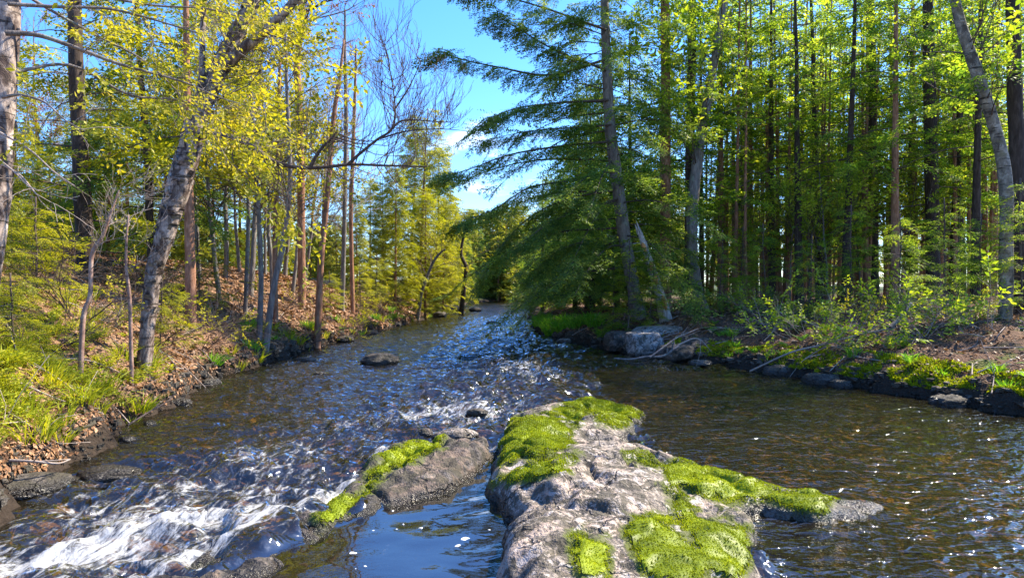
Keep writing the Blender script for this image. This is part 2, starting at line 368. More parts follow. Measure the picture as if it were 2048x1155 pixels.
# ---------------------------------------------------------------- big stream rocks (height fields)
MAIN = [(-.07, 3.68), (-.08, 4.07), (0, 4.41), (-.09, 4.81), (-.225, 5.22), (-.15, 5.87), (-.13, 6.6), (-.02, 7.8), (.24, 8.3), (.6, 8.75), (1.0, 9.05),
        (1.5, 8.95), (1.85, 8.4), (1.5, 7.6), (1.2, 7.0), (1.25, 6.5), (1.45, 6.1), (1.65, 5.8), (1.95, 5.4), (2.2, 5.05), (2.5, 5.05), (2.95, 4.9), (2.6, 4.62), (2.2, 4.5), (1.9, 4.75),
        (1.68, 4.65), (1.7, 4.35), (1.6, 4.05), (1.46, 3.68), (1.3, 3.0), (.9, 2.4), (.2, 2.4), (-.1, 3.0)]
MAINH = [(.95, 8.55, .26), (.45, 7.9, .30), (1.4, 8.2, .17), (.2, 7.0, .38), (.75, 7.2, .25), (1.0, 6.7, .14), (.25, 6.1, .34), (.35, 5.3, .46), (.7, 5.6, .40), (.45, 4.6, .52), (.9, 4.7, .45),
         (.8, 4.0, .47), (.15, 4.4, .3), (1.25, 4.5, .25), (1.3, 5.3, .24), (1.7, 5.25, .26), (2.2, 4.78, .24), (2.6, 4.8, .1), (1.25, 3.7, .36), (.3, 3.7, .42), (.5, 2.9, .35), (1.05, 4.25, .38), (1.4, 4.05, .3)]
SIDE = [(-.16, 6.3), (-.28, 5.63), (-.65, 5.13), (-.97, 4.88), (-1.1, 4.65), (-1.2, 4.5), (-1.34, 4.19), (-1.42, 3.8), (-1.52, 3.3), (-2.35, 3.3), (-2.0, 3.9), (-1.68, 4.45), (-1.55, 4.7), (-1.42, 5.1), (-1.38, 5.65),
        (-1.25, 6.3), (-1.1, 6.8), (-.7, 6.95), (-.3, 6.75)]
SIDEH = [(-.45, 6.1, .30), (-.9, 6.0, .24), (-.7, 5.5, .2), (-1.1, 5.2, .15), (-1.35, 4.7, .11), (-1.55, 4.2, .10), (-.4, 6.5, .2), (-1.85, 3.6, .09), (-1.55, 3.6, .07), (-1.0, 6.5, .15)]
def rock_height(x, y, poly, ctl, soft=.26, rough=.05, seed=3, flat=.64):
    wx = x + .09 * fbm(x * 3.4, y * 3.4, None, 4, seed); wy = y + .06 * fbm(x * 3 + 9, y * 3, None, 3, seed + 1)
    d = dpoly(wx, wy, poly); d = np.where(inpoly(wx, wy, poly), d, -d)
    w = 0; s = 0
    q_ = fbm(x * 1.5 - y * .7, y * 1.1 + x * .5, None, 2, seed + 30) * 3.2; q_ = (q_ - np.floor(q_)); ter = .05 * (sst(.42, .5, q_) - q_)
    for cx, cy, h in ctl:
        k = 1 / ((x - cx) ** 2 + (y - cy) ** 2 + .012) ** 1.5; w = w + k; s = s + k * h
    h = s / w
    h = h * flat + ter * np.clip(d / .3, 0, 1) * flat; e = np.clip(d / soft, 0, 1); e = np.sqrt(1 - (1 - e) ** 2)
    crack = 1 - np.abs(fbm(x * 1.7 + y * .9, y * 1.3 - x * .5, None, 3, seed + 5)) * 5
    z = h * e + e * rough * (fbm(x * 4, y * 4, None, 4, seed + 2) * 1.5 + .35 * (1 - 2 * np.abs(fbm(x * 9, y * 9, None, 4, seed + 9)))) - e * .075 * np.clip(crack, 0, 1)
    return np.where(d > 0, z - .015 * (1 - e), np.maximum(d * 1.2, -.5) - .015)
def proj(V):
    return CX + V[:, 0] / V[:, 1] * F, CY - (V[:, 2] - EYE) / V[:, 1] * F

def hf_rock(name, poly, ctl, res, mat, seed, label, mossp, nb, soft=.26, rough=.05, mlab=None, mh=.0085):
    p = np.array(poly); lo = p.min(0) - .3; hi = p.max(0) + .3
    xs = np.arange(lo[0], hi[0], res); ys = np.arange(lo[1], hi[1], res); X, Y = np.meshgrid(xs, ys); X = X.ravel(); Y = Y.ravel()
    Z = rock_height(X, Y, poly, ctl, soft, rough, seed)
    nx, ny = len(xs), len(ys); i = np.arange(ny - 1)[:, None] * nx; j = np.arange(nx - 1)[None]
    Q = np.stack([i + j, i + j + 1, i + nx + j + 1, i + nx + j], -1).reshape(-1, 4)
    V = np.stack([X, Y, Z], 1); Q = Q[(Z[Q] > -.45).any(1)]
    c = np.array([p[:, 0].mean(), p[:, 1].mean(), 0])
    root = empty(name, c, label, 'rock')
    b = MB(); b.add(V, Q); stn = b.build('stone', [mat], root, org=c)
    u, v = proj(V + np.array([0, 0, .0])); u = u + 14 * fbm(X * 7, Y * 7, None, 3, 61); v = v + 11 * fbm(X * 7, Y * 7, None, 3, 67)
    mk = np.full(len(V), -1e9)
    for mp in mossp:
        d = dpoly(u, v, mp); mk = np.maximum(mk, np.where(inpoly(u, v, mp), d, -d))
    # patchiness
    mk = mk + 17 * fbm(X * 5, Y * 5, None, 4, 71) + 1
    mk = np.where(Z > .015, mk, -9)
    at = stn.data.attributes.new('mossy', 'FLOAT', 'POINT'); at.data.foreach_set('value', np.clip((mk + 26) / 30, 0, 1).astype(np.float32))
    up = np.clip(mk / 16, 0, 1) ** .9 * (.008 + .009 * fbm(X * 9, Y * 9, None, 2, 77)) + .004
    MV = V + np.stack([0 * X, 0 * X, up], 1)
    MQ = Q[(mk[Q] > 4).all(1)]; BQ = Q[(mk[Q] > -6).all(1)]; bw = np.clip((mk[BQ].mean(1) + 6) / 12, .04, 1); bw = bw / bw.sum()
    b = MB(); used, inv = np.unique(MQ, return_inverse=True); b.add(MV[used], inv.reshape(-1, 4), 1)
    ar = R.choice(len(BQ), nb, p=bw); w = R.dirichlet([1, 1, 1, 1], nb)
    O = (MV[BQ[ar]] * w[:, :, None]).sum(1) - np.array([0, 0, .004])
    A = MV[BQ[ar]]; nrm = unit(np.cross(A[:, 2] - A[:, 0], A[:, 3] - A[:, 1]))
    D = unit(nrm + R.normal(size=(nb, 3)) * .45 + np.array([0, 0, .35])); S = unit(np.cross(D, R.normal(size=(nb, 3))))
    hh = mh * (.5 + R.random(nb))[:, None]; ww = .0038 * (.6 + .8 * R.random(nb))[:, None] * (O[:, 1:2] / 4.5)
    b.add(np.stack([O - S * ww, O + S * ww, O + D * hh + S * ww * .3, O + D * hh - S * ww * .4], 1).reshape(-1, 3), np.arange(nb * 4).reshape(-1, 4))
    m = b.build('moss', [M['moss'], M['moss_pad']], root, org=c)
    return root
MOSS1 = [[(1100, 830), (1145, 790), (1205, 796), (1290, 822), (1288, 838), (1255, 842), (1205, 838), (1180, 812), (1150, 845)],
         [(1000, 935), (1005, 880), (1030, 840), (1095, 828), (1140, 848), (1140, 882), (1090, 908), (1040, 915)],
         [(985, 965), (1060, 922), (1150, 915), (1140, 932), (1060, 958)],
         [(1325, 930), (1365, 905), (1500, 940), (1570, 980), (1640, 972), (1675, 998), (1650, 1022), (1540, 1012), (1440, 1002), (1375, 985), (1335, 985)],
         [(1325, 970), (1370, 980), (1400, 1030), (1490, 1055), (1505, 1100), (1480, 1160), (1420, 1130), (1390, 1080), (1345, 1025)],
         [(1262, 1030), (1330, 1035), (1360, 1075), (1430, 1115), (1410, 1170), (1310, 1170), (1258, 1080)],
         [(1138, 1060), (1160, 1050), (1208, 1095), (1214, 1155), (1158, 1138)],
         [(1250, 905), (1300, 915), (1310, 935), (1260, 925)]]
MOSS2 = [[(735, 935), (790, 895), (850, 870), (880, 885), (830, 920), (790, 945), (740, 960)], [(640, 1030), (690, 985), (745, 975), (720, 1020), (650, 1050)], [(850, 880), (875, 870), (880, 890), (855, 895)]]
hf_rock('mossy_boulder', MAIN, MAINH, .022, M['rock'], 3, 'large pale lichened boulder with bright green moss patches rising from the stream', MOSS1, 130000, .3, .026)
hf_rock('flaky_rock', SIDE, SIDEH, .022, M['rock_dark'], 23, 'long low dark flaky rock with a little moss between rapids and blue pool', MOSS2, 14000, .18, .055)

def stone_mesh(name, r, mat, seed, parent=None, flat=.55, box=0.0, n=3):
    """irregular stone: a subdivided cube blown to a rounded block, dented by noise"""
    k = 14; b = MB(); t = np.linspace(-1, 1, k); A, B = np.meshgrid(t, t); A = A.ravel(); B = B.ravel(); C1 = np.ones_like(A)
    i = np.arange(k - 1)[:, None] * k; j = np.arange(k - 1)[None]; Q = np.stack([i + j, i + j + 1, i + k + j + 1, i + k + j], -1).reshape(-1, 4)
    allv = []
    for ax, s in ((0, 1), (0, -1), (1, 1), (1, -1), (2, 1), (2, -1)):
        c = [A, B]; c.insert(ax, C1 * s); v = np.stack(c, 1)
        q = Q if (s > 0) == (ax != 1) else Q[:, ::-1]
        sp = unit(v); w = sp * (1 - box) + v * .8 * box
        d = 1 + .22 * fbm(sp[:, 0] * 1.4 + seed, sp[:, 1] * 1.4, sp[:, 2] * 1.4, 3, seed) + .07 * fbm(sp[:, 0] * 5, sp[:, 1] * 5 + seed, sp[:, 2] * 5, 3, seed + 4)
        b.add(w * d[:, None] * np.asarray(r) , q)
    return b.build(name, [mat], parent)

# ---------------------------------------------------------------- water
POOL = [(-.1, 6.4), (-.3, 5.6), (-1.0, 4.85), (-1.4, 4.2), (-1.9, 3.3), (-1.3, 2.3), (.2, 2.3), (.2, 4.4), (-.1, 5.2)]
FLOW1 = [(-.9, 7.6), (-1.45, 6.4), (-1.75, 5.3), (-2.1, 4.6), (-2.6, 4.0), (-3.1, 3.6), (-4.2, 2.6)]
def calm(x, y):
    d = dpoly(x, y, POOL); return np.where(inpoly(x, y, POOL), 1, 1 - sst(0, .12, d))
def foamd(x, y):
    f = .52 * np.exp(-(dpoly(x, y, FLOW1, False) / 1.1) ** 2) * sst(8.6, 4.2, y)
    f = f + .42 * np.exp(-(dpoly(x, y, [(-3.0, 3.75), (-2.55, 4.15), (-1.9, 4.65)], False) / .22) ** 2)
    f = f + .4 * np.exp(-(dpoly(x, y, [(-.9, 8.5), (-2.2, 7.5), (-3.2, 5.0)], False) / .9) ** 2)
    f = f + .55 * np.exp(-(((x - .72) / .5) ** 2 + ((y - 12.2) / .9) ** 2)) + .45 * np.exp(-(((x - .1) / .6) ** 2 + ((y - 13.6) / 1.0) ** 2))
    f = f + .8 * np.exp(-(((x - 3.25) / .6) ** 2 + ((y - 13.4) / .4) ** 2))
    f = f + .26 * np.exp(-(((x + .6) / .9) ** 2 + ((y - 8.6) / 1.1) ** 2))
    f = f + .36 * np.exp(-((x + .2) / 2.0) ** 2) * sst(7, 10, y) * sst(40, 16, y)
    edge = dpoly(x, y, SIDE); f = f + .55 * np.exp(-(edge / .07) ** 2) + .35 * np.exp(-(dpoly(x, y, MAIN) / .05) ** 2)
    f = f * (1 - .75 * calm(x, y)) + .2 * sst(3, 0, x) * sst(30, 10, y)
    return f
def wamp(x, y):
    tl, tr = edges(x, y)
    a = .06 + .035 * np.exp(-((x - .3) / 1.3) ** 2) * sst(9, 12, y) + .05 * np.clip(foamd(x, y), 0, 1)
    a = np.where(x > 1.6, np.where(y < 13, .016, a), a)
    a = a * (1 - calm(x, y)) * (.25 + .75 * sst(0, .6, np.minimum(-tl, -tr)))
    return a * np.where(x < -2.2, np.where(y > 6.5, .6, 1), 1)
def waterz(x, y):
    th = .35; xr = x * math.cos(th) + y * math.sin(th); yr = -x * math.sin(th) + y * math.cos(th)
    dxw = .25 * vn(x * 1.1, y * .8, None, 90)
    n1 = vn(xr * 2.2 + dxw, yr * 2.9, None, 91); n2 = vn(xr * 4.6, yr * 6.2 + dxw * 3, None, 93); n3 = vn(xr * 10 + dxw * 4, yr * 13, None, 95)
    rid = 1 - 2 * np.abs(n2)
    z = wamp(x, y) * (.9 * n1 + .55 * rid + .2 * n3)
    f = np.clip(foamd(x, y), 0, 1.2)
    z = z + f * .022 * (.5 + n2)
    return z
def water_mat():
    m, nt, N, L = nmat('stream_water')
    g = N.new('ShaderNodeNewGeometry'); pos = g.outputs['Position']
    fo = nd(nt, 'ShaderNodeAttribute', attribute_name='foam'); ca = nd(nt, 'ShaderNodeAttribute', attribute_name='calm'); ch = nd(nt, 'ShaderNodeAttribute', attribute_name='chop')
    st = mapped(nt, mapped(nt, pos, rot=(0, 0, math.radians(27))), (4.4, 1.1, 2))
    n1 = noise(nt, st, 2.6, 8, .74, 1.3); n2 = noise(nt, mapped(nt, pos, (2.2, 1.5, 2), (0, 0, math.radians(-24))), 9, 4, .7, .6)
    th = mth(nt, 'ADD', mth(nt, 'MULTIPLY', n1, .7), mth(nt, 'MULTIPLY', n2, .3))
    lev = mth(nt, 'MULTIPLY_ADD', fo.outputs['Fac'], .24, mth(nt, 'SUBTRACT', th, .70))
    fm = mrange(nt, lev, -.03, .17)
    w1 = noise(nt, mapped(nt, pos, (4.5, 7.5, 5), (0, 0, math.radians(18))), 1.0, 2, .5, .7)
    w2 = noise(nt, mapped(nt, pos, (13, 20, 13), (0, 0, math.radians(18))), 1.0, 1, .5, .5)
    hgt = mth(nt, 'ADD', mth(nt, 'MULTIPLY', w1, .085), mth(nt, 'MULTIPLY', w2, .018))
    bp = nd(nt, 'ShaderNodeBump', Distance=1.0); L.new(hgt, bp.inputs['Height'])
    L.new(ch.outputs['Fac'], bp.inputs['Strength'])
    fr = nd(nt, 'ShaderNodeFresnel', IOR=1.8); L.new(mth(nt, 'MULTIPLY_ADD', ca.outputs['Fac'], 3.0, mth(nt, 'MULTIPLY_ADD', ch.outputs['Fac'], 3.0, -.32)), fr.inputs['IOR']); L.new(bp.outputs[0], fr.inputs['Normal'])
    tr = nd(nt, 'ShaderNodeBsdfTransparent'); tr.inputs['Color'].default_value = (.58, .45, .22, 1)
    df = nd(nt, 'ShaderNodeBsdfDiffuse'); df.inputs['Color'].default_value = (.05, .04, .02, 1)
    body = nd(nt, 'ShaderNodeMixShader', Fac=.2); L.new(tr.outputs[0], body.inputs[1]); L.new(df.outputs[0], body.inputs[2])
    gl = nd(nt, 'ShaderNodeBsdfGlossy', Roughness=.035); L.new(bp.outputs[0], gl.inputs['Normal'])
    mx = N.new('ShaderNodeMixShader'); L.new(fr.outputs[0], mx.inputs[0]); L.new(body.outputs[0], mx.inputs[1]); L.new(gl.outputs[0], mx.inputs[2])
    fb = nd(nt, 'ShaderNodeBsdfPrincipled', Roughness=.55); fb.inputs['Base Color'].default_value = (.5, .5, .49, 1)
    b2 = nd(nt, 'ShaderNodeBump', Strength=.6, Distance=.05); L.new(th, b2.inputs['Height']); L.new(b2.outputs[0], fb.inputs['Normal'])
    fx = N.new('ShaderNodeMixShader'); L.new(mth(nt, 'MULTIPLY', fm, .9), fx.inputs[0]); L.new(mx.outputs[0], fx.inputs[1]); L.new(fb.outputs[0], fx.inputs[2])
    o = N.new('ShaderNodeOutputMaterial'); L.new(fx.outputs[0], o.inputs[0]); return m
wy = [1.2]
while wy[-1] < 40: wy.append(wy[-1] + max(.03, .0058 * wy[-1]))
wy = np.array(wy + list(np.arange(40.5, 130, .8)))
wx = np.concatenate([np.arange(-9, -6, .15), np.arange(-6, 8, .04), np.arange(8, 50, .6)])
tag(grid_obj('water', wx, wy, waterz, [water_mat()], {'foam': foamd, 'calm': calm, 'chop': lambda x, y: (.6 + .13 * sst(1.8, .6, x + .12 * (y - 10)) ) * (1 - calm(x, y)) + .02}), kind='structure')
# flecks of floating foam on the still pool
b = MB()
for k in range(15):
    u, v = R.uniform(660, 990), R.uniform(1010, 1150); Y = EYE * F / (v - CY); x = (u - CX) / F * Y; r = .006 + .022 * R.random() ** 4
    if not inpoly(np.array([x]), np.array([Y]), POOL)[0]: continue
    a = np.linspace(0, 2 * np.pi, 9)[:-1]; rr = r * (1 + .35 * R.normal(size=8)); ring = np.stack([x + rr * np.cos(a) * 1.3, Y + rr * np.sin(a), np.full(8, .002)], 1)
    top = ring * .0 + np.array([x, Y, .006]) + (ring - np.array([x, Y, .002])) * .6
    V = np.vstack([ring, top]); Q = [[i, (i + 1) % 8, 8 + (i + 1) % 8, 8 + i] for i in range(8)] + [[8, 9, 10, 11], [8, 11, 12, 15], [12, 13, 14, 15]]
    b.add(V, Q)
fm_, nt_, N_, L_ = nmat('white_foam'); p_ = nd(nt_, 'ShaderNodeBsdfPrincipled', Roughness=.6); p_.inputs['Base Color'].default_value = (.75, .76, .78, 1); o_ = N_.new('ShaderNodeOutputMaterial'); L_.new(p_.outputs[0], o_.inputs[0])
tag(b.build('foam', [fm_]), kind='stuff', label='white flecks of foam floating on the still blue pool', cat='foam')

# ---------------------------------------------------------------- stones
def stone(name, u, v, wpx, r, mat, label, seed, sink=.3, rz=0., box=0., z=0.):
    Y = (EYE - z) * F / (v - CY); x = (u - CX) / F * Y; k = wpx / F * Y * .5
    rr = np.array([k, k * r[0], k * r[1]])
    o = stone_mesh(name, rr, mat, seed, None, box=box); o.location = (x, Y, z + rr[2] * (1 - 2 * sink)); o.rotation_euler = (0, 0, rz)
    return tag(o, label, 'rock')
stone('stream_stone', 760, 728, 74, (.7, .42), M['rock_wet'], 'dark rounded stone alone in mid-stream above the riffle', 2, .3)
stone('stream_stone', 612, 722, 40, (.8, .3), M['rock_wet'], 'low wet stone near the leafy bank, upstream of the first grass tuft', 3)
stone('stream_stone', 640, 748, 26, (.8, .3), M['rock_wet'], 'small bluish wet stone breaking the golden shallows', 4)
stone('stream_stone', 885, 728, 34, (.7, .3), M['rock_wet'], 'flat dark stone just downstream of the rounded mid-stream stone', 5)
stone('stream_stone', 838, 740, 32, (.7, .3), M['rock_wet'], 'small dark stone breaking the water between two flat stones', 6)
stone('stream_stone', 950, 622, 26, (.8, .45), M['rock_wet'], 'far dark stone where the stream narrows', 7)
stone('stream_stone', 985, 648, 28, (.8, .3), M['rock_wet'], 'low dark stone in the blue water of the upper reach', 8)
stone('stream_stone', 955, 828, 44, (.6, .4), M['rock_dark'], 'dark pointed stone just upstream of the two big rocks', 9)
stone('stream_stone', 850, 872, 34, (.8, .7), M['rock_dark'], 'small upright dark stone at the upstream end of the flaky rock', 10)
stone('stream_stone', 912, 878, 96, (.5, .32), M['rock'], 'flat tan slab between the flaky rock and the stream', 12, .3)
stone('stream_stone', 690, 684, 38, (.8, .5), M['rock_wet'], 'mossy dark stone at the foot of the leafy bank', 13)
stone('bank_stone', 655, 668, 36, (.9, .6), M['rock_grey'], 'pale rounded stone on the leafy bank at the waterline', 14)
stone('bank_stone', 880, 634, 28, (.9, .6), M['rock_wet'], 'dark rock at the tip of the leafy bank under the golden conifers', 15)
stone('bank_stone', 828, 632, 34, (.9, .5), M['rock_grey'], 'grey rock at the grassy water edge below the golden conifers', 16)
stone('bank_stone', 40, 985, 190, (.7, .28), M['rock_wet'], 'long flat black rock against the near leafy bank', 17, .35, .5)
stone('stream_stone', 215, 950, 120, (.7, .26), M['rock_wet'], 'olive mossy stone just covered by water beside the near leafy bank', 18, .42)
stone('bank_stone', 1130, 686, 30, (.8, .5), M['rock_grey'], 'rounded grey stone at the foot of the grassy point', 19)
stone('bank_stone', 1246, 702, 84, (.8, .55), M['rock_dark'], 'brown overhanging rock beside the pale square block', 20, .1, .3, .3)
stone('bank_stone', 1288, 713, 74, (.9, .78), M['rock_grey'], 'pale square block of stone standing in the water under the slab', 21, .1, .2, .65)
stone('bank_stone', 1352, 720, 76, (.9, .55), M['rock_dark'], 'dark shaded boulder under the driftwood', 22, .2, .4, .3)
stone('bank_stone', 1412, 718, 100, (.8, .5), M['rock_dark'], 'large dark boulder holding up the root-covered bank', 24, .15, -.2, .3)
s_ = stone('bank_slab', 1335, 690, 140, (.9, .2), M['rock_grey'], 'pale flat slab capping the stacked bank rocks', 25, .3, .2, .4)
_p = P(1335, 664, 17.2); s_.location = _p
stone('stream_stone', 1400, 729, 50, (.8, .3), M['rock_grey'], 'low pale stone half sunk at the edge of the dark water', 26)
for k, (u, v) in enumerate([(1655, 770), (1690, 776), (1560, 752), (1880, 809), (1905, 815)]):
    stone('edge_stone', u + R.normal() * 12, v - 4, R.uniform(24, 80), (.6, .5), M['rock_wet'], 'black wet stone in the row under the mossy bank edge', 40 + k, .45, R.normal() * .5, .25)['group'] = 'dark stones along the mossy bank edge'
for k, (u, v) in enumerate([(470, 742), (420, 768), (360, 808), (300, 848), (255, 880), (520, 722), (575, 706), (740, 668), (790, 652), (905, 622)]):
    stone('edge_stone', u, v, R.uniform(26, 50), (.8, .5), M['rock_wet'], 'black wet stone under the leafy bank edge', 60 + k, .45, R.normal() * .5, .25)['group'] = 'dark stones along the leafy bank edge'

# ---------------------------------------------------------------- vegetation
SP = [t_spray(100 + i, 9, 7, .045, .11) for i in range(3)]
SPM = [t_spray(110 + i, 7, 4, .085, .17) for i in range(3)]
SPF = [t_spray(120 + i, 5, 2, .17, .33) for i in range(3)]
LV = [t_leaves(130 + i, 8) for i in range(3)]
LVS = [t_leaves(140 + i, 12, .2, .11, .9) for i in range(3)]

class Acc:
    """collects placements of templates and flushes them into a mesh builder"""
    def __init__(s, tpl): s.t = tpl; s.d = [[] for _ in tpl]
    def add(s, o, x, z, sc): s.d[random.randrange(len(s.t))].append((o, x, z, sc))
    def flush(s, mb, mat):
        for t, d in zip(s.t, s.d):
            if d:
                mb.quads(place(t, np.array([a[0] for a in d]), np.array([a[1] for a in d]), np.array([a[2] for a in d]), np.array([a[3] for a in d])), mat)

def conifer(mb, path, rad, z0, z1, Lmax, nbr, tpl, slen, step, rng, shape='hem', droop=.3, pitch=.15, azf=None, lm=1, bm=0, bare=0., twig=.012, lmin=.3):
    """boughs with flat sprays along a trunk path between heights z0..z1"""
    acc = Acc(tpl); zz = path[:, 2]; top = zz[-1]
    for i in range(nbr):
        f = (i + rng.random()) / nbr; z = z0 + (z1 - z0) * f
        b = np.array([np.interp(z, zz, path[:, k]) for k in range(3)])
        az = i * 2.39996 + rng.normal() * .4
        g = (z - z0) / (top - z0 + 1e-6)
        L = Lmax * ((1 - g) ** .75 if shape != 'tall' else (1 - g) ** .5) * (.45 + .75 * rng.random()) + lmin
        if azf is not None: L *= azf(az)
        if L < .25: continue
        p0 = pitch * (.3 + g) + rng.normal() * .12; dr = droop * (.7 + .6 * rng.random())
        s = np.linspace(0, 1, 7); bend = rng.normal() * .12
        ax = az + bend * s
        pt = b + np.stack([np.cumsum(np.cos(ax)) / 7 * L, np.cumsum(np.sin(ax)) / 7 * L, L * (np.tan(p0) * s - dr * s * s)], 1); pt[0] = b
        v, q = tube(pt, np.linspace(twig * (.4 + L * .45), .004, 7), 4, cap=False); mb.add(v, q, bm)
        if rng.random() < bare: continue
        n = max(3, int(L / step)); sd = 1
        for k in range(n):
            t = .12 + .88 * (k + rng.random() * .6) / n; t = min(t, .999)
            p = np.array([np.interp(t, s, pt[:, c]) for c in range(3)])
            a = np.interp(t, s, ax); sd = -sd
            an = a + sd * math.radians(48 + rng.normal() * 16) * (1 - .6 * t)
            d = np.array([math.cos(an), math.sin(an), -.12 - dr * t * .9 + rng.normal() * .27])
            acc.add(p, d, np.array([rng.normal() * .3, rng.normal() * .3, 1.]), slen * (.35 + .95 * rng.random()) * (.55 + .45 * (1 - t) + .2))
        acc.add(pt[-2], pt[-1] - pt[-3], np.array([rng.normal() * .2, rng.normal() * .2, 1.]), slen * .9)
    acc.flush(mb, lm)

def wig(base, H, lean, rng, n=14, amp=.12):
    s = np.linspace(0, 1, n)
    return np.stack([base[0] + lean[0] * s * H + amp * np.cumsum(rng.normal(size=n)) / n, base[1] + lean[1] * s * H + amp * np.cumsum(rng.normal(size=n)) / n, base[2] - .15 + s * (H + .15)], 1)

def grow(mb, acc, p, d, L, r, lev, rng, up=.15, nch=4, leafs=1., lsz=.3, mat=0, sides=5, spread=.8, tipr=.003):
    n = 5; pts = [np.array(p)]; d = unit(np.array(d))
    for i in range(n - 1):
        d = unit(d + rng.normal(size=3) * .16 + np.array([0, 0, up * .25])); pts.append(pts[-1] + d * L / (n - 1))
    pts = np.array(pts); v, q = tube(pts, np.linspace(r, max(tipr, r * .45), n), sides if lev > 1 else 3, cap=False); mb.add(v, q, mat)
    if lev <= 0:
        if acc is not None and rng.random() < leafs:
            acc.add(pts[1], pts[-1] - pts[1], np.array([rng.normal() * .4, rng.normal() * .4, 1]), max(L * 1.0, lsz) * (.8 + .4 * rng.random()))
        return
    for k in range(nch):
        t = .25 + .75 * (k + rng.random()) / nch; x = np.array([np.interp(t * (n - 1), range(n), pts[:, c]) for c in range(3)])
        ax = unit(np.cross(d, rng.normal(size=3))); nd_ = unit(d * math.cos(spread) + ax * math.sin(spread) + np.array([0, 0, up]))
        grow(mb, acc, x, nd_, L * (.45 + .3 * rng.random()) * (1.15 - .4 * t), max(tipr, r * .5), lev - 1, rng, up, nch, leafs, lsz, mat, sides, spread, tipr)
    grow(mb, acc, pts[-1], d, L * .6, max(tipr, r * .45), lev - 1, rng, up, nch, leafs, lsz, mat, sides, spread, tipr)

def path_px(pts, Y0, Y1=None, root=True, n=40):
    Y1 = Y0 if Y1 is None else Y1; m = len(pts)
    w = np.array([P(u, v, Y0 + (Y1 - Y0) * i / (m - 1)) for i, (u, v) in enumerate(pts)])
    if root: w[0, 2] = min(w[0, 2], gz(w[0, 0], w[0, 1])) - .12
    return crom(w, n)
def rads(px, Y, n): return np.interp(np.linspace(0, 1, n), np.linspace(0, 1, len(px)), px) / F * Y

def mk_tree(name, label, cat, path, rad, tmat, crown, cmats, group=None, sides=12, bump=.16, flat=(1,), bs=(6, 2), tlabel=None):
    base = path[0] + np.array([0, 0, .12]); root = empty(name, base, label, cat, group)
    b = MB(); v, q = tube(path, rad, sides, bump, bs, seed=int(abs(base[0] * 100)) % 999); b.add(v, q); b.build('trunk', [tmat], root, org=base)
    if crown is not None and crown.n: crown.build('crown', cmats, root, org=base, flat=flat)
    return root

# ---- prototypes made once and copied
def proto_conifer(seed, name, H, r, Lmax, nbr, tpl, slen, step, leaf, bark, z0=.1, droop=.3, pitch=.12, shape='hem', bare=0., lmin=.3, lean=(0, 0), base=(0, 0, 0)):
    rng = np.random.default_rng(seed); p = wig(base, H, lean, rng); b = MB()
    conifer(b, p, None, H * z0, H * .985, Lmax, nbr, tpl, slen, step, rng, shape, droop, pitch, bare=bare, lmin=lmin)
    return mk_tree(name, 'proto', 'tree', p, np.linspace(r, .02, 14) * np.linspace(1, .9, 14), M[bark], b, [M['b_twig'], M[leaf]])
protos = {}
for i in range(3): protos['near', i] = proto_conifer(200 + i, 'forest_conifer', 13 + i, .15, 2.5, 48, SPM, .52, .18, 'spruce', ('b_brown', 'b_brown', 'b_dark')[i], .3, .34, .1, 'tall', .3)
for i in range(3): protos['pole', i] = proto_conifer(220 + i, 'pole_conifer', 13 + i, .115, 1.9, 40, SPF, .5, .27, 'spruce', ('b_brown', 'b_dark', 'b_brown')[i], .4, .3, .15, 'tall', .42)
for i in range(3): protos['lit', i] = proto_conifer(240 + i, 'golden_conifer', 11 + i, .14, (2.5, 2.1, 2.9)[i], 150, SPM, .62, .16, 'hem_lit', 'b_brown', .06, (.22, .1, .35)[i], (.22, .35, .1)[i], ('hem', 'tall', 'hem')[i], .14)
for i in range(3): protos['far', i] = proto_conifer(260 + i, 'distant_tree', 10 + 1.5 * i, .16, 2.9, 90, SPF, 1.2, .32, 'needles_far', 'b_brown', .08, .2, .25, 'tall' if i else 'hem', .04)
for i in range(2): protos['hem', i] = proto_conifer(280 + i, 'hemlock', 11 + i, .16, 3.5, 80, SPM, .66, .2, 'hem', 'b_dark', .07, .42, .02, 'hem', .04)
for i in range(3): protos['sap', i] = proto_conifer(300 + i, 'hemlock_sapling', 2.1 + .5 * i, .02, 1.0, 34, SP, .36, .11, ('hem_lit', 'hem_lit', 'spruce')[i], 'b_twig', .05, .2, .2, 'hem', 0, .15)
def proto_bare(seed, name, H, leafmat, leafs, r=.09):
    rng = np.random.default_rng(seed); p = wig((0, 0, 0), H, (rng.normal() * .04, rng.normal() * .04), rng, amp=.4); b = MB(); acc = Acc(LVS)
    for i in range(26):
        f = .22 + .78 * (i + rng.random()) / 26; q = np.array([np.interp(f, np.linspace(0, 1, 14), p[:, k]) for k in range(3)]); az = rng.random() * 6.28
        grow(b, acc, q, (math.cos(az), math.sin(az), .5 + rng.random() * .5), (1 - f) * 1.9 + .6, .02 * (1.2 - f), 2, rng, .3, 3, leafs, .3, 0, 4, .6)
    acc.flush(b, 1); return mk_tree(name, 'proto', 'tree', p, np.linspace(r, .012, 14), M['b_grey'], b, [M['b_twig'], M[leafmat]])
protos['bare', 0] = proto_bare(320, 'budding_tree', 9, 'bud', .5)
protos['bare', 1] = proto_bare(321, 'budding_tree', 10, 'gold', .55)
protos['under', 0] = proto_bare(330, 'understory_beech', 4.2, 'shrub', .8, .035)
protos['under', 1] = proto_bare(331, 'understory_beech', 5.2, 'shrub', .75, .04)
for i in range(2): protos['thin', i] = proto_conifer(340 + i, 'thin_dead_conifer', 12 + i, .075, 1.0, 40, SPF, .5, .4, 'spruce', 'b_brown', .2, .25, .1, 'tall', .75)
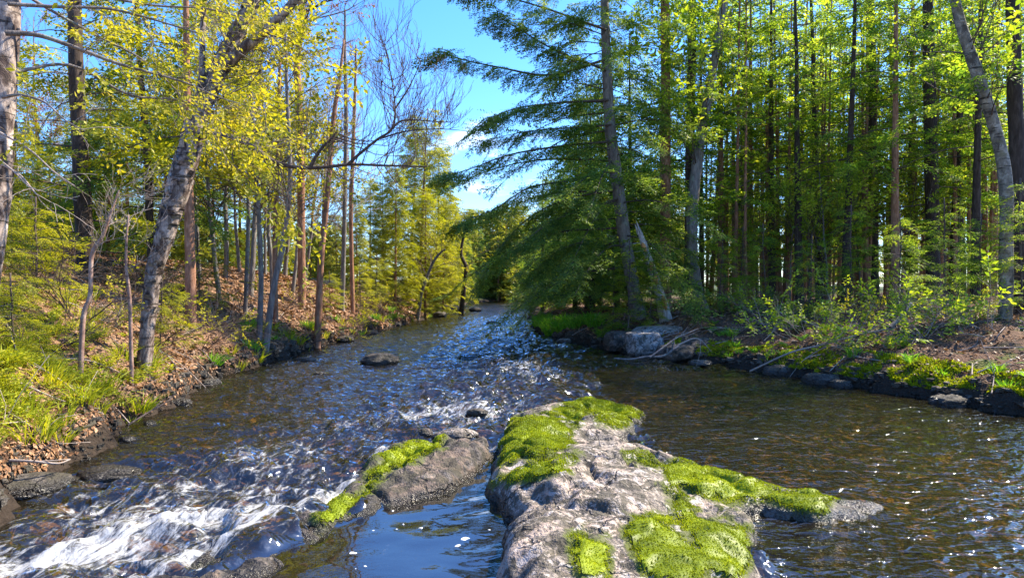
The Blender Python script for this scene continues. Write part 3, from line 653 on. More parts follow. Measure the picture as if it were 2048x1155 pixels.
protos['gold', 0] = proto_bare(322, 'young_leafed_tree', 8, 'gold', 1., .07)
protos['gold', 1] = proto_bare(323, 'young_leafed_tree', 9.5, 'gold', 1., .08)
used = set()
def put(kind, x, y, label, group, sc=1., idx=None, rz=None, tilt=None, dz=0):
    ks = [k for k in protos if k[0] == kind]; k = ks[random.randrange(len(ks))] if idx is None else (kind, idx)
    rz = random.random() * 6.28 if rz is None else rz
    tilt = (random.gauss(0, .025), random.gauss(0, .025)) if tilt is None else tilt
    loc = (x, y, gz(x, y) + dz)
    if k not in used:
        used.add(k); o = protos[k]; o.location = loc; o.rotation_euler = (tilt[0], tilt[1], rz); o.scale = (sc, sc, sc); o['label'] = label
        if group: o['group'] = group
        return o
    return dup(protos[k], loc, rz, sc, label, group, tilt)

# ================================================================ HERO TREES
def bare_twigs(mb, pts, rng, n, L, r, lev=2, up=.45, nch=3, acc=None, leafs=0., mat=0, spread=.55, dz=None):
    for k in range(n):
        i = rng.integers(1, len(pts)); d = unit(pts[i] - pts[i - 1]); a = unit(np.cross(d, rng.normal(size=3)))
        if dz is not None: a = unit(a * .7 + np.array(dz))
        grow(mb, acc, pts[i], d * .5 + a, L * (.5 + .7 * rng.random()), r, lev, rng, up, nch, leafs, .28, mat, 4, spread, .0022)

def limb(mb, pts, Y0, Y1, r0, r1, n=24, mat=0, sides=7):
    m = len(pts); w = crom(np.array([P(u, v, Y0 + (Y1 - Y0) * i / (m - 1)) for i, (u, v) in enumerate(pts)]), n)
    v, q = tube(w, np.linspace(r0, r1, n), sides, .12, seed=n); mb.add(v, q, mat); return w

# --- the leaning shaggy birch on the leafy bank
rg = np.random.default_rng(1)
p = path_px([(283, 690), (300, 600), (318, 500), (340, 430), (362, 350), (388, 262), (410, 195), (440, 130), (475, 60), (505, 0), (540, -90), (590, -220)], 9.3, 9.9, n=70)
p[:, 0] += .03 * vn(p[:, 2] * 2.1, 0 * p[:, 2], None, 3)
root = empty('leaning_birch', p[0] + [0, 0, .12], 'big leaning shaggy-barked birch with one long bare limb reaching over the stream', 'tree')
org = root.location
b = MB(); v, q = tube(p, rads([13, 13, 15, 19, 22, 19, 17, 15, 14, 12, 10, 5], 9.5, 70), 22, .26, (9, 3.2), 5); b.add(v, q)
# curls of peeling bark standing off the trunk
for k in range(420):
    i = rg.integers(4, 62); rr = np.interp(i, np.linspace(0, 69, 12), [13, 13, 15, 19, 22, 19, 17, 15, 14, 12, 10, 5]) / F * 9.5
    t = unit(p[i + 1] - p[i]); a = unit(np.cross(t, rg.normal(size=3))); c = p[i] + t * rg.random() * .08 + a * rr * 1.0; s = np.cross(t, a)
    h = .03 + .06 * rg.random(); w = .025 + .05 * rg.random(); o = a * (.012 + .03 * rg.random())
    b.quads([c - s * w, c + s * w, c + s * w * .8 + t * h + o, c - s * w * .7 + t * h + o * .6], int(rg.random() < .5))
b.build('trunk', [M['b_shag'], M['b_birch']], root, org=org)
c = MB(); acc = Acc(LV)
w1 = limb(c, [(398, 215), (404, 140), (405, 70), (410, 0), (414, -80)], 9.5, 9.8, .055, .03)
w2 = limb(c, [(446, 135), (490, 95), (535, 58), (580, 12), (620, -40)], 9.7, 9.3, .10, .05)
w3 = limb(c, [(396, 270), (450, 272), (500, 290), (545, 322), (590, 334), (640, 335), (700, 329), (770, 331), (855, 333)], 9.5, 9.0, .05, .010, 40, 2)
w4 = limb(c, [(696, 329), (722, 305), (757, 277), (780, 262), (790, 235), (788, 190), (778, 130), (770, 90)], 9.1, 9.0, .024, .004, 24, 2)
w5 = limb(c, [(780, 262), (800, 243), (830, 240), (870, 243), (905, 245)], 9.05, 8.9, .018, .004, 24, 2)
w6 = limb(c, [(787, 222), (815, 180), (830, 150), (850, 105)], 9.0, 8.8, .014, .003, 24, 2)
w7 = limb(c, [(620, 335), (640, 300), (665, 275), (672, 265)], 9.1, 9.0, .03, .006, 24, 2)
w8 = limb(c, [(760, 277), (815, 262), (880, 258), (935, 262)], 9.05, 8.7, .014, .003, 24, 2)
for w_, n_, l_, r_, u_ in ((w3[14:], 34, .55, .008, .45), (w4[8:], 30, .65, .006, .6), (w5, 22, .45, .005, .5), (w6, 10, .45, .004, .5), (w8, 20, .4, .004, .5), (w7, 8, .8, .01, .5)): bare_twigs(c, w_, rg, n_, l_, r_, 2, u_, mat=2)
for w in (w1, w2): bare_twigs(c, w, rg, 7, 1.0, .01, 2, .3, 3, acc, .5, 2)
bare_twigs(c, p[30:60], rg, 5, 1.0, .012, 2, .2, 3, acc, .5, 2); bare_twigs(c, w3[:18], rg, 6, .8, .01, 2, -.1, 3, acc, .8, 2)
acc.flush(c, 1); c.build('crown', [M['b_shag'], M['gold'], M['b_twig']], root, org=org, flat=(1,))

# --- the near pale birch at the edge of the frame with boughs of young leaves
p = path_px([(-60, 850), (-40, 600), (-14, 420), (-4, 300), (4, 180), (14, 60), (20, -60), (30, -260)], 5.4, 5.8, n=50)
root = empty('near_birch', p[0] + [0, 0, .12], 'pale pinkish birch at the very edge of the view with long leafy boughs', 'tree'); org = root.location
b = MB(); v, q = tube(p, rads([30, 28, 26, 25, 24, 22, 20, 12], 5.5, 50), 18, .12, (8, 3), 9); b.add(v, q); b.build('trunk', [M['b_shag']], root, org=org)
c = MB(); acc = Acc(LVS); rg = np.random.default_rng(2)
for pts, y0, y1, r, nt in [
    ([(10, 66), (75, 70), (150, 95), (230, 125), (300, 145), (370, 165), (440, 195), (530, 222)], 5.5, 6.4, .024, 26),
    ([(15, 8), (120, 14), (220, 18), (330, 46), (430, 80), (520, 130)], 5.6, 6.6, .018, 20),
    ([(18, -30), (100, 20), (190, 70), (300, 130), (400, 235), (450, 300)], 5.6, 7.2, .018, 22),
    ([(5, 195), (40, 190), (90, 205), (130, 240), (170, 262)], 5.5, 5.2, .014, 3),
    ([(0, 265), (60, 300), (110, 345), (150, 372)], 5.4, 5.3, .010, 0),
    ([(-3, 325), (40, 350), (70, 385), (80, 392)], 5.4, 5.2, .010, 0), ([(-6, 315), (30, 345), (55, 370), (78, 382)], 5.4, 5.2, .008, 0),
    ([(5, 150), (140, 130), (260, 190), (380, 205), (480, 270), (560, 300)], 5.6, 7.4, .016, 22),
    ([(16, -80), (160, -20), (300, 10), (430, 20), (540, 60)], 5.7, 7.0, .018, 20)]:
    w = limb(c, pts, y0, y1, r, .004, 26, 2 if nt == 0 else 0)
    bare_twigs(c, w[5:], rg, nt, .42, .004, 1, -.05, 3, acc, .45, 0, .7)
    if nt < 4: bare_twigs(c, w, rg, 5, .25, .003, 1, -.2, 2, None, 0, 2)
acc.flush(c, 1); c.build('crown', [M['b_grey'], M['gold'], M['b_pale']], root, org=org, flat=(1,))

# --- trunks and saplings of the leafy bank
def hero(name, label, pts, Y0, Y1, px, bark, crown=None, cm=(), sides=14, bump=.14, ext=None, group=None, n=40, bs=(6, 2)):
    p = path_px(pts, Y0, Y1, n=n); c = MB()
    if crown: crown(c, p)
    return mk_tree(name, label, 'tree', p, rads(px, (Y0 + (Y1 or Y0)) / 2, n), M[bark], c, [M['b_twig'] if m is None else M[m] for m in cm], group, sides, bump, bs=bs)
def cf(seed, z0, z1, L, nbr, tpl=SPM, slen=.6, step=.17, droop=.3, pitch=.1, bare=.1, shape='tall', azf=None, lmin=.3, twig=.012):
    return lambda mb, p: conifer(mb, p, None, z0, min(z1, p[-1, 2]), L, nbr, tpl, slen, step, np.random.default_rng(seed), shape, droop, pitch, azf, bare=bare, lmin=lmin, twig=twig)
def dec(seed, n, L, leafs, f0=.3, tpl=LV, lev=2, up=.2, r=.012):
    def go(mb, p):
        acc = Acc(tpl); bare_twigs(mb, p[int(len(p) * f0):], np.random.default_rng(seed), n, L, r, lev, up, 3, acc, leafs); acc.flush(mb, 1)
    return go
hero('pine', 'dark straight trunk with lit conifer boughs standing behind the near pale birch', [(176, 500), (167, 440), (160, 300), (152, 130), (148, -20), (146, -200)], 13.5, 14, [17, 15, 14, 13, 12, 8], 'b_dark', cf(11, 2.5, 12, 2.2, 42, bare=.3), (None, 'hem_lit'))
hero('pine', 'grey-brown trunk half hidden directly behind the leaning birch', [(382, 560), (379, 440), (376, 330), (374, 200), (372, 0), (372, -150)], 13, 13.5, [10, 9, 8, 7, 5, 3], 'b_brown', cf(12, 4, 11, 1.6, 24), (None, 'hem_lit'))
hero('dark_hemlock', 'slim dark hemlock between the dark pine and the leaning birch', [(306, 540), (300, 450), (296, 330), (285, 200), (276, 60), (272, -100)], 15, 15.5, [8, 7, 7, 6, 5, 3], 'b_dark', cf(13, 3, 11, 1.9, 44, droop=.4), (None, 'hem'))
hero('sapling', 'kinked pinkish bare sapling on the leafy bank left of the leaning birch', [(160, 695), (166, 640), (180, 590), (184, 510), (206, 470), (222, 425), (238, 380)], 7.9, 8.1, [5, 4.6, 4.2, 4, 3.6, 2.6, 1.5], 'b_pink', dec(14, 9, .55, .0, .3, r=.006), ('pale' and 'b_pale', 'gold'), 8, .1)
hero('sapling', 'thin upright pinkish bare sapling close beside the leaning birch', [(264, 668), (260, 610), (253, 540), (253, 480), (257, 430)], 8.6, 8.6, [4, 3.6, 3, 2.2, 1.5], 'b_pink', dec(15, 8, .45, .0, .3, r=.005), ('b_pale', 'gold'), 8, .1)
for k, (pts, Y, px, lab) in enumerate([([(490, 580), (496, 480), (498, 330), (502, 180), (508, 60)], 16.5, [4.6, 4.2, 4, 3.5, 2], 'straight slim grey stem, first of the clump of four by the stream'),
    ([(518, 622), (522, 560), (518, 440), (514, 380), (505, 230), (500, 80)], 15, [6, 5, 4.5, 4, 3.4, 2], 'grey stem with a bowed base in the clump of four by the stream'),
    ([(530, 640), (548, 570), (566, 490), (578, 390), (580, 320), (574, 180), (570, 40)], 14.6, [7, 6, 5.2, 4.8, 4.4, 3.6, 2], 'grey stem leaning out at its base, nearest the water in the clump of four'),
    ([(552, 600), (550, 500), (553, 380), (556, 250), (560, 110)], 17.5, [5, 5, 5, 4, 3], 'thin brown stem behind the clump of four')]):
    hero('streamside_maple', lab, pts, Y, Y + .2, px, ('b_grey', 'b_grey', 'b_grey', 'b_brown')[k], dec(20 + k, 24, 1.3, .6, .35, LV), (None, 'gold'), 10)
hero('dead_pine', 'brown dead pine with stub twigs, curved toward the top, above the leafy bank', [(634, 612), (642, 520), (652, 420), (660, 320), (668, 230), (680, 150), (688, 80)], 18, 18.3, [7.5, 6, 5.5, 5, 4.5, 3.5, 2], 'b_brown', dec(31, 34, .7, .0, .25, r=.01), ('b_pale', 'gold'), 10)
hero('dead_pine', 'tall bare pine trunk, straighter one of the pale-limbed pair', [(684, 560), (688, 480), (690, 360), (692, 240), (690, 110), (690, 20)], 24, 24, [5, 4.5, 4.3, 4, 3, 2], 'b_grey', dec(32, 46, .9, .0, .2, r=.012), ('b_pale', 'gold'), 10)
hero('dead_pine', 'tall bare pine trunk that leans toward its pale-limbed partner', [(706, 560), (702, 450), (706, 300), (710, 180), (712, 90)], 25, 25, [4.5, 4, 3.8, 3, 1.5], 'b_brown', dec(33, 44, .9, .0, .2, r=.012), ('b_pale', 'gold'), 10)
hero('larch', 'orange-brown forked tree rising against the sky beyond the leaning birch', [(604, 560), (602, 380), (598, 220), (594, 130), (602, 60), (604, -20), (606, -120)], 21, 21, [8, 7.5, 7, 7, 6, 5, 3], 'b_brown', dec(34, 40, 1.9, .35, .45, LVS, r=.03), (None, 'bud'), 10)
hero('leaning_alder', 'thin dark alder leaning out at the last bend of the leafy bank', [(920, 612), (928, 575), (932, 535), (922, 505), (932, 450)], 42, 42, [5, 4.5, 4, 3, 2], 'b_dark', dec(35, 12, 1.2, .5, .3, r=.02), (None, 'gold'), 8)
hero('leaning_alder', 'slender bent alder with bare twigs in front of the golden conifers', [(835, 622), (842, 590), (855, 550), (872, 515), (890, 498)], 34, 34, [4, 3.5, 3, 2.4, 1.5], 'b_grey', dec(36, 12, 1.4, .3, .3, r=.02), (None, 'gold'), 8)

# --- the right bank
def toward_river(az): return .68 + .5 * max(0, -math.cos(az)) + .1 * max(0, -math.sin(az))
def big_hem(mb, p):
    rg = np.random.default_rng(41)
    for pts, y1, r in [([(1228, 283), (1160, 288), (1080, 298), (1010, 312), (940, 338), (885, 352)], 17.5, .045), ([(1212, 140), (1120, 105), (1040, 60), (985, 25)], 18, .04), ([(1210, 120), (1100, 150), (1000, 135), (930, 120), (876, 102)], 17, .045),
                      ([(1216, 200), (1130, 205), (1040, 215), (980, 235)], 17.5, .04), ([(1236, 400), (1170, 420), (1110, 440), (1050, 480), (1000, 515)], 18, .035), ([(1232, 340), (1150, 360), (1060, 375), (985, 420), (915, 445)], 17.6, .04),
                      ([(1212, 60), (1100, 20), (1000, -10), (930, -30)], 17.5, .04), ([(1240, 470), (1180, 480), (1120, 500), (1060, 550)], 19, .025), ([(1222, 250), (1150, 255), (1060, 262), (970, 280)], 18.2, .035), ([(1232, 380), (1130, 400), (1040, 450), (960, 560)], 20, .03)]:
        w = limb(mb, pts, 19.5, y1, r, .006, 26, 0); acc = Acc(SP)
        for k in range(95):
            t = rg.integers(3, 26); d = unit(w[min(t + 1, 25)] - w[t - 1]); sd = 1 if k % 2 else -1; a = rg.normal() * .3
            dd = d * .75 + sd * np.array([-d[1], d[0], 0]) * .75 + np.array([0, 0, -.38 + rg.normal() * .22])
            acc.add(w[t] + rg.normal(size=3) * .04, dd, np.array([rg.normal() * .3, rg.normal() * .3, 1]), .3 + .55 * rg.random())
        acc.flush(mb, 1)
    conifer(mb, p, None, 2.2, p[-1, 2], 4.7, 120, SP, .78, .18, rg, 'hem', .36, .04, toward_river, bare=.05)
hero('old_hemlock', 'tall old hemlock on the point with long dark boughs hanging over the stream', [(1280, 622), (1268, 580), (1250, 480), (1234, 360), (1220, 250), (1213, 120), (1209, 0), (1206, -160), (1206, -330)], 19.5, 19.8, [16, 13, 12.5, 12, 11, 9.5, 8, 5, 2], 'b_grey', big_hem, ('b_twig', 'hem'), 18, .12, n=60)
hero('red_pine', 'straight brown trunk between the broken snag and the pale crooked trunk', [(1334, 622), (1331, 560), (1331, 300), (1331, 100), (1330, 0), (1330, -220)], 21, 21, [13, 10.5, 10, 9.5, 8.5, 5], 'b_brown', cf(42, 4.5, 14, 2.6, 60, SPM, .65, .18, bare=.25), (None, 'spruce'), 16, .14, n=50)
hero('grey_maple', 'pale grey crooked trunk leaning outward beyond the broken snag', [(1408, 628), (1396, 590), (1386, 520), (1384, 430), (1394, 330), (1402, 270), (1424, 150), (1446, 20), (1460, -120)], 20, 20.4, [16, 12, 10.5, 11, 10.5, 10, 8, 7, 4], 'b_grey', dec(43, 34, 1.8, 1., .45, LV, r=.02), (None, 'shrub'), 16, .14, n=50)
hero('red_pine', 'dark straight trunk close behind the pale crooked trunk', [(1374, 615), (1378, 480), (1381, 250), (1384, 60), (1386, -150)], 23.5, 23.5, [9, 9, 9, 8, 5], 'b_dark', cf(44, 4, 14, 2.4, 55, bare=.25), (None, 'spruce'), 12)
# broken snag
p = path_px([(1334, 632), (1318, 585), (1303, 535), (1290, 495), (1279, 466)], 18.2, 18.2, n=36); root = empty('broken_snag', p[0] + [0, 0, .12], 'broken dead snag with orange wounds and a jagged top on the point', 'snag'); org = root.location
b = MB(); v, q = tube(p, rads([13, 9.5, 8.5, 7, 4.5], 18.2, 36), 16, .22, (9, 1.5), 44); b.add(v, q)
for k in range(9):
    a = rg.random() * 6.28; o = np.array([math.cos(a), math.sin(a), 0]) * .06; t = unit(p[-1] - p[-4])
    v, q = tube(np.array([p[-2] + o, p[-2] + o * .9 + t * .15, p[-2] + o * .7 + t * (.2 + .25 * rg.random())]), [.035, .022, .004], 5); b.add(v, q)
for i, s in ((10, -1), (14, 1), (20, -1), (24, -1), (28, -1)):
    v, q = tube(np.array([p[i], p[i] + np.array([s * .2, -.1, .03]), p[i] + np.array([s * .36, -.15, .0])]), [.02, .014, .006], 5); b.add(v, q)
b.build('trunk', [M['wood']], root, org=org)
for i0, i1, s in ((4, 9, .5), (11, 16, -.3), (16, 21, -.2), (24, 30, -.7)):
    r_ = np.interp(np.arange(i0, i1) / 35, np.linspace(0, 1, 5), [13, 9.5, 8.5, 7, 4.5]) / F * 18.2; w = p[i0:i1] + np.array([s * .55, -.75, 0]) * r_[:, None]; n = len(w); v, q = tube(w, r_ * .62 * np.sin(np.linspace(.5, 2.7, n)), 9, .5, (9, 6), i0); b = MB(); b.add(v, q); b.build('wound', [M['raw']], root, org=org)
# birch and dark trunk at the frame edge
hero('white_birch', 'pale leaning birch with black bands near the edge of the right-bank forest', [(2006, 690), (2010, 640), (2012, 540), (2013, 440), (2010, 350), (1992, 265), (1962, 170), (1925, 60), (1902, -40), (1870, -200)], 12.5, 13, [13, 12, 12, 11.5, 11.5, 11, 11, 10, 8, 5], 'b_birch', dec(51, 12, 1.4, .8, .55, LV, r=.016), ('b_twig', 'shrub'), 16, .14, n=60)
hero('dark_pine', 'thick dark trunk standing behind the pale leaning birch', [(2052, 740), (2042, 600), (2036, 400), (2030, 200), (2026, 0), (2024, -200)], 13.8, 13.8, [18, 15, 14, 13, 11, 7], 'b_dark', cf(52, 6, 11, 2.2, 26, SPM, .6, .18, bare=.35), (None, 'spruce'), 16, n=50)
hero('dark_pine', 'dark trunk with long dead boughs just before the pale leaning birch', [(1868, 640), (1866, 480), (1862, 300), (1858, 120), (1855, -60)], 20, 20, [13, 12, 12, 11, 8], 'b_dark', cf(53, 2.8, 11, 3.0, 50, bare=.3), (None, 'spruce'), 14)
hero('dark_pine', 'dark trunk rising behind the leafy shrubs, midway along the right bank', [(1748, 650), (1746, 500), (1744, 320), (1742, 120), (1740, -80)], 22, 22, [11, 10, 10, 9, 6], 'b_dark', cf(54, 2.6, 12, 3.0, 50, bare=.3), (None, 'spruce'), 14)

# ================================================================ FORESTS (copies)
def X(u, Y): return (u - CX) / F * Y
rr = random.Random(3)
GN = 'conifers of the right-bank forest'
# near conifers of the right bank
for u, Y, sc in [(1450, 24, 1.), (1500, 26, 1.05), (1545, 23.5, .95), (1600, 21, .95), (1640, 25, 1.1), (1690, 19.5, .9), (1790, 18.5, .9), (1830, 24, 1.05), (1905, 21, 1.), (1950, 17.5, .85), (1985, 23, 1.), (1570, 29, 1.1), (1720, 28, 1.1), (1470, 30, 1.1), (1925, 28, 1.1), (2040, 20, 1.)]:
    put('near', X(u, Y), Y, 'green-boughed conifer among the front trunks of the right-bank forest', 'front conifers of the right-bank forest', sc)
for k in range(66):
    Y = rr.uniform(23, 50); u = rr.uniform(1400, 2080)
    put('pole', X(u, Y), Y, 'slim pole-like conifer trunk deep inside the right-bank forest', 'slim trunks deep in the right-bank forest', rr.uniform(.85, 1.15))
for u, Y in [(1450, 24), (1580, 22), (1660, 20.5), (1720, 23), (1800, 23), (1620, 24), (1880, 24)]:
    put('under', X(u, Y), Y, 'slim understory beech with scattered bright new leaves', 'understory beeches of the right-bank forest', rr.uniform(.8, 1.2))
for k in range(84):
    Y = rr.uniform(20, 40); u = rr.uniform(1410, 2060)
    put('thin', X(u, Y), Y, 'thin nearly dead conifer pole with only stub twigs', 'thin dead poles of the right-bank forest', rr.uniform(.85, 1.1))
for k in range(16):
    Y = rr.uniform(38, 60); u = rr.uniform(1380, 2050)
    put('gold', X(u, Y), Y, 'small tree in pale new leaf glowing behind the dark trunks', 'new-leafed trees behind the right-bank forest', rr.uniform(.7, 1.1))
for k in range(20):
    Y = rr.uniform(60, 95); u = rr.uniform(1150, 2100)
    put('far', X(u, Y), Y, 'pale sunlit tree at the far back of the right-bank forest', 'sunlit trees behind the right-bank forest', rr.uniform(.9, 1.35))
for u, Y, sc in [(1185, 28, .85), (1150, 34, .95), (1085, 39, .8), (1175, 33, 1.05), (1235, 29, 1.), (1260, 30, 1.1), (1200, 37, 1.1), (1120, 46, .95), (1090, 54, .8), (1150, 52, 1.05), (1070, 62, .7), (1330, 33, 1.1)]:
    put('hem', X(u, Y), Y, 'dark hemlock with boughs sweeping low to the water beyond the point', 'dark hemlocks beyond the point', sc)
# golden conifers at the end of the leafy bank
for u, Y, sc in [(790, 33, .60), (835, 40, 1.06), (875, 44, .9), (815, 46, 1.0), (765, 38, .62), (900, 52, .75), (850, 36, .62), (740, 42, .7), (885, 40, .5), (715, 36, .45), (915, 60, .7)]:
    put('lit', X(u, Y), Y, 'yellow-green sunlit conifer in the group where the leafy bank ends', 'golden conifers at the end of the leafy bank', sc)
# conifers on the slope behind the leafy bank
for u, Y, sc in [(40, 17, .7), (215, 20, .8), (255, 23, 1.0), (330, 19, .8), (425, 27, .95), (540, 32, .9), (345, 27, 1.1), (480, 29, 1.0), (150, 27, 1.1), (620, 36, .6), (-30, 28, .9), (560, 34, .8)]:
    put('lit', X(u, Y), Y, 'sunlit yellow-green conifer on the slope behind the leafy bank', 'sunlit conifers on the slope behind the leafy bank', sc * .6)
for u, Y, sc in [(70, 22, .4), (185, 20, .42), (420, 26, .45), (250, 30, .5), (20, 33, .5)]:
    put('hem', X(u, Y), Y, 'dark hemlock among the sunlit conifers behind the leafy bank', 'dark hemlocks behind the leafy bank', sc)
for u, Y in [(450, 20), (500, 18.5), (545, 21), (585, 23), (440, 16.5), (610, 29), (400, 18), (480, 24), (530, 27)]:
    put('gold', X(u, Y), Y, 'young tree in bright new leaf behind the streamside maples', 'young leafed trees behind the streamside maples', rr.uniform(.8, 1.1))
for u, Y in [(640, 25), (610, 33), (570, 30), (80, 24), (200, 25), (770, 48), (700, 44), (100, 34)]:
    put('bare', X(u, Y), Y, 'bare budding tree with fine reddish twigs against the sky', 'budding trees against the sky', rr.uniform(.85, 1.2))
for k in range(46):
    Y = rr.uniform(36, 85); u = rr.uniform(-80, 700)
    put('far', X(u, Y), Y, 'distant tree beyond the slope of the leafy bank', 'distant trees beyond the leafy bank', rr.uniform(.45, .72))
for u, Y, sc in [(930, 80, .7), (975, 90, .8), (1000, 88, .62), (1030, 92, .8), (955, 96, .9), (1060, 86, .8), (1015, 98, .8)]:
    put('hem', X(u, Y), Y, 'small dark hemlock where the stream bends out of sight', 'dark hemlocks at the bend of the stream', sc)
for k in range(22):
    Y = rr.uniform(84, 120); u = rr.uniform(880, 1130)
    put('far', X(u, Y), Y, 'distant tree closing the view at the bend of the stream', 'distant trees at the bend of the stream', rr.uniform(.8, 1.3))
# saplings
GS = 'small hemlock saplings on the leafy bank'
for u, v, Y, sc in [(30, 0, 7.2, .5), (-10, 0, 8.8, .7), (75, 0, 10, .75), (320, 0, 10.8, .6), (20, 0, 12, 1.), (660, 0, 23, .7), (720, 0, 26, .8), (750, 0, 29, 1.2), (400, 0, 15, .8)]:
    put('sap', X(u, Y), Y, 'low feathery hemlock sapling on the slope of the leafy bank', GS, sc, idx=rr.choice([0, 1]))
for u, Y, sc in [(1258, 17.9, .85), (1225, 18.4, .7), (1300, 17.6, .6)]:
    put('sap', X(u, Y), Y, 'low green hemlock sapling at the foot of the broken snag', 'saplings at the foot of the broken snag', sc, idx=2)
for u, Y, sc in [(1440, 19, .8), (1530, 18, .8), (1620, 16, .7), (1700, 17, .9), (1800, 15, .8), (1890, 16, .9), (1960, 13, .7), (1480, 21, .9), (2040, 12.5, .9)]:
    put('sap', X(u, Y), Y, 'green hemlock sapling on the shaded floor of the right-bank forest', 'saplings in the right-bank forest', sc, idx=2)
for k in list(protos):
    if k not in used:
        for ch in list(protos[k].children): bpy.data.objects.remove(ch)
        bpy.data.objects.remove(protos[k])

# ================================================================ SHRUBS, FERNS, GRASS
def shrub_proto(seed, name, n, L, leafm, leafs, stem, tpl=LV, lsz=.3, lev=2, up=.12, spread=.6, lean=None):
    rng = np.random.default_rng(seed); root = empty(name, (0, 0, 0), 'proto', 'shrub'); b = MB(); c = MB(); acc = Acc(tpl)
    for k in range(n):
        a = rng.random() * 6.28; d = np.array([math.cos(a) * .9, math.sin(a) * .9, .3 + .6 * rng.random()]) + (0 if lean is None else np.array(lean))
        grow(b, acc, (rng.normal() * .06, rng.normal() * .06, -.05), d, L * (.6 + .6 * rng.random()), .009, lev, rng, up, 4, leafs, lsz, 0, 4, spread, .0022)
    b.build('stems', [M[stem]], root); acc.flush(c, 0)
    if c.n: c.build('foliage', [M[leafm]], root, smooth=False)
    return root
sh = [shrub_proto(400 + i, 'leafy_shrub', 6, .7, 'shrub', .42, 'b_pale', LV, .30, 2, -.02) for i in range(3)]
tw = [shrub_proto(410 + i, 'twiggy_shrub', 8, .8, 'gold', .12, 'b_twig', LVS, .22) for i in range(2)]
def scatter(ps, spots, label, group, scs):
    for i, (x, y) in enumerate(spots):
        o = ps[i % len(ps)]; sc = rr.uniform(*scs); rz = rr.random() * 6.28; loc = (x, y, gz(x, y) - .02)
        if i < len(ps): o.location = loc; o.rotation_euler = (0, 0, rz); o.scale = (sc,) * 3; o['label'] = label; o['group'] = group
        else: dup(o, loc, rz, sc, label, group)
scatter(sh, [(X(u, Y), Y) for u, Y in [(1540, 14.4), (1620, 13.2), (1690, 12.2), (1770, 11.8), (1850, 11.6), (1560, 16.5), (1680, 15), (1800, 13.8), (1960, 11.8), (1860, 14.6), (1490, 18)]],
        'broad-leaved shrub on pale twigs along the mossy right bank', 'leafy shrubs along the mossy right bank', (.7, 1.1))
scatter(tw, [(X(u, Y), Y) for u, Y in [(700, 23), (690, 20.6), (660, 19.6), (740, 26), (1800, 12.4), (1670, 13.8), (1930, 12.4), (400, 12.4), (440, 13.6), (330, 11.4), (150, 9.5), (90, 8.2), (220, 10.6), (40, 10.5), (480, 16.5), (260, 12.6), (360, 15), (560, 19), (620, 17.6), (800, 30), (1580, 15.6)]],
        'twiggy almost leafless shrub arching over the bank', 'twiggy shrubs on both banks', (.8, 1.4))

def fern_proto(seed, nfr=7, L=.5, mat='fern', w=.34):
    rng = np.random.default_rng(seed); b = MB()
    for k in range(nfr):
        a = k / nfr * 6.28 + rng.normal() * .4; l = L * (.6 + .6 * rng.random()); s = np.linspace(0, 1, 12); el = 1.1 + rng.normal() * .15
        c = np.stack([np.cos(a) * l * s * .75, np.sin(a) * l * s * .75, l * (np.sin(el) * s - .55 * s ** 2.2)], 1)
        for i in range(1, 12):
            t = unit(c[i] - c[i - 1]); sd = unit(np.cross(t, [0, 0, 1])); up = np.cross(sd, t); ww = w * l * (1 - s[i]) ** .7 * min(1, s[i] * 4) + .008
            for sg in (1, -1):
                q0 = c[i]; q1 = q0 + sg * sd * ww * .5 + t * ww * .15 - up * ww * .1; h = t * (.034 * l / .5)
                b.quads([q0 - h * .5, (q0 + q1) / 2 - h * .7, q1, (q0 + q1) / 2 + h * .6])
            b.quads([c[i - 1] - sd * .003, c[i - 1] + sd * .003, c[i] + sd * .002, c[i] - sd * .002])
    o = b.build('fern', [M[mat]], None, smooth=False); o['category'] = 'fern'; return o
def tuft_proto(seed, n=70, h=.3, mat='grass', name='grass_tuft', spread=.12, w=.008):
    rng = np.random.default_rng(seed); b = MB()
    for k in range(n):
        a = rng.random() * 6.28; r = spread * math.sqrt(rng.random()); o = np.array([math.cos(a) * r, math.sin(a) * r, -.02]); l = h * (.5 + .7 * rng.random())
        d = unit(np.array([math.cos(a) * .5 + rng.normal() * .35, math.sin(a) * .5 + rng.normal() * .35, 1.2])); s = unit(np.cross(d, rng.normal(size=3))) * w * (.6 + .8 * rng.random())
        m = o + d * l * .55; e = o + d * l * .85 + np.array([d[0], d[1], -.15]) * l * .35
        b.quads([o - s * .7, o + s * .7, m + s, m - s]); b.quads([m - s, m + s, e + s * .15, e - s * .15])
    o = b.build(name, [M[mat]], None, smooth=False); o['category'] = 'grass'; return o
def herb_proto(seed, n=17, h=.3, mat='fern', name='leafy_seedling'):
    rng = np.random.default_rng(seed); b = MB(); acc = Acc(LV)
    for k in range(n):
        o = np.array([rng.normal() * .004, rng.normal() * .004, -.02]); e = o + np.array([rng.normal() * .16, rng.normal() * .16, h * (.5 + .7 * rng.random())])
        v, q = tube(np.array([o, (o + e) / 2 + rng.normal(size=3) * .01, e]), [.003, .0025, .0015], 3, cap=False); b.add(v, q)
        for j in range(2): acc.add(o + (e - o) * (.5 + .3 * j), np.array([rng.normal(), rng.normal(), .25]), np.array([rng.normal() * .4, rng.normal() * .4, 1]), .1 + .09 * rng.random())
    acc.flush(b, 0); o = b.build(name, [M[mat]], None, smooth=False); o['category'] = 'plant'; return o
def bank_spots(n, xlo, xhi, ylo, yhi, tlo, thi, side=0, power=1.6):
    out = []
    while len(out) < n:
        y = ylo + (yhi - ylo) * rr.random() ** power; t = tlo + (thi - tlo) * rr.random() ** 1.3
        e = np.interp(y, LEY, LEX) - t if side == 0 else np.interp(y, REY, REX) + t
        if xlo < e < xhi and abs(e / y) < .92: out.append((e, y))
    return out
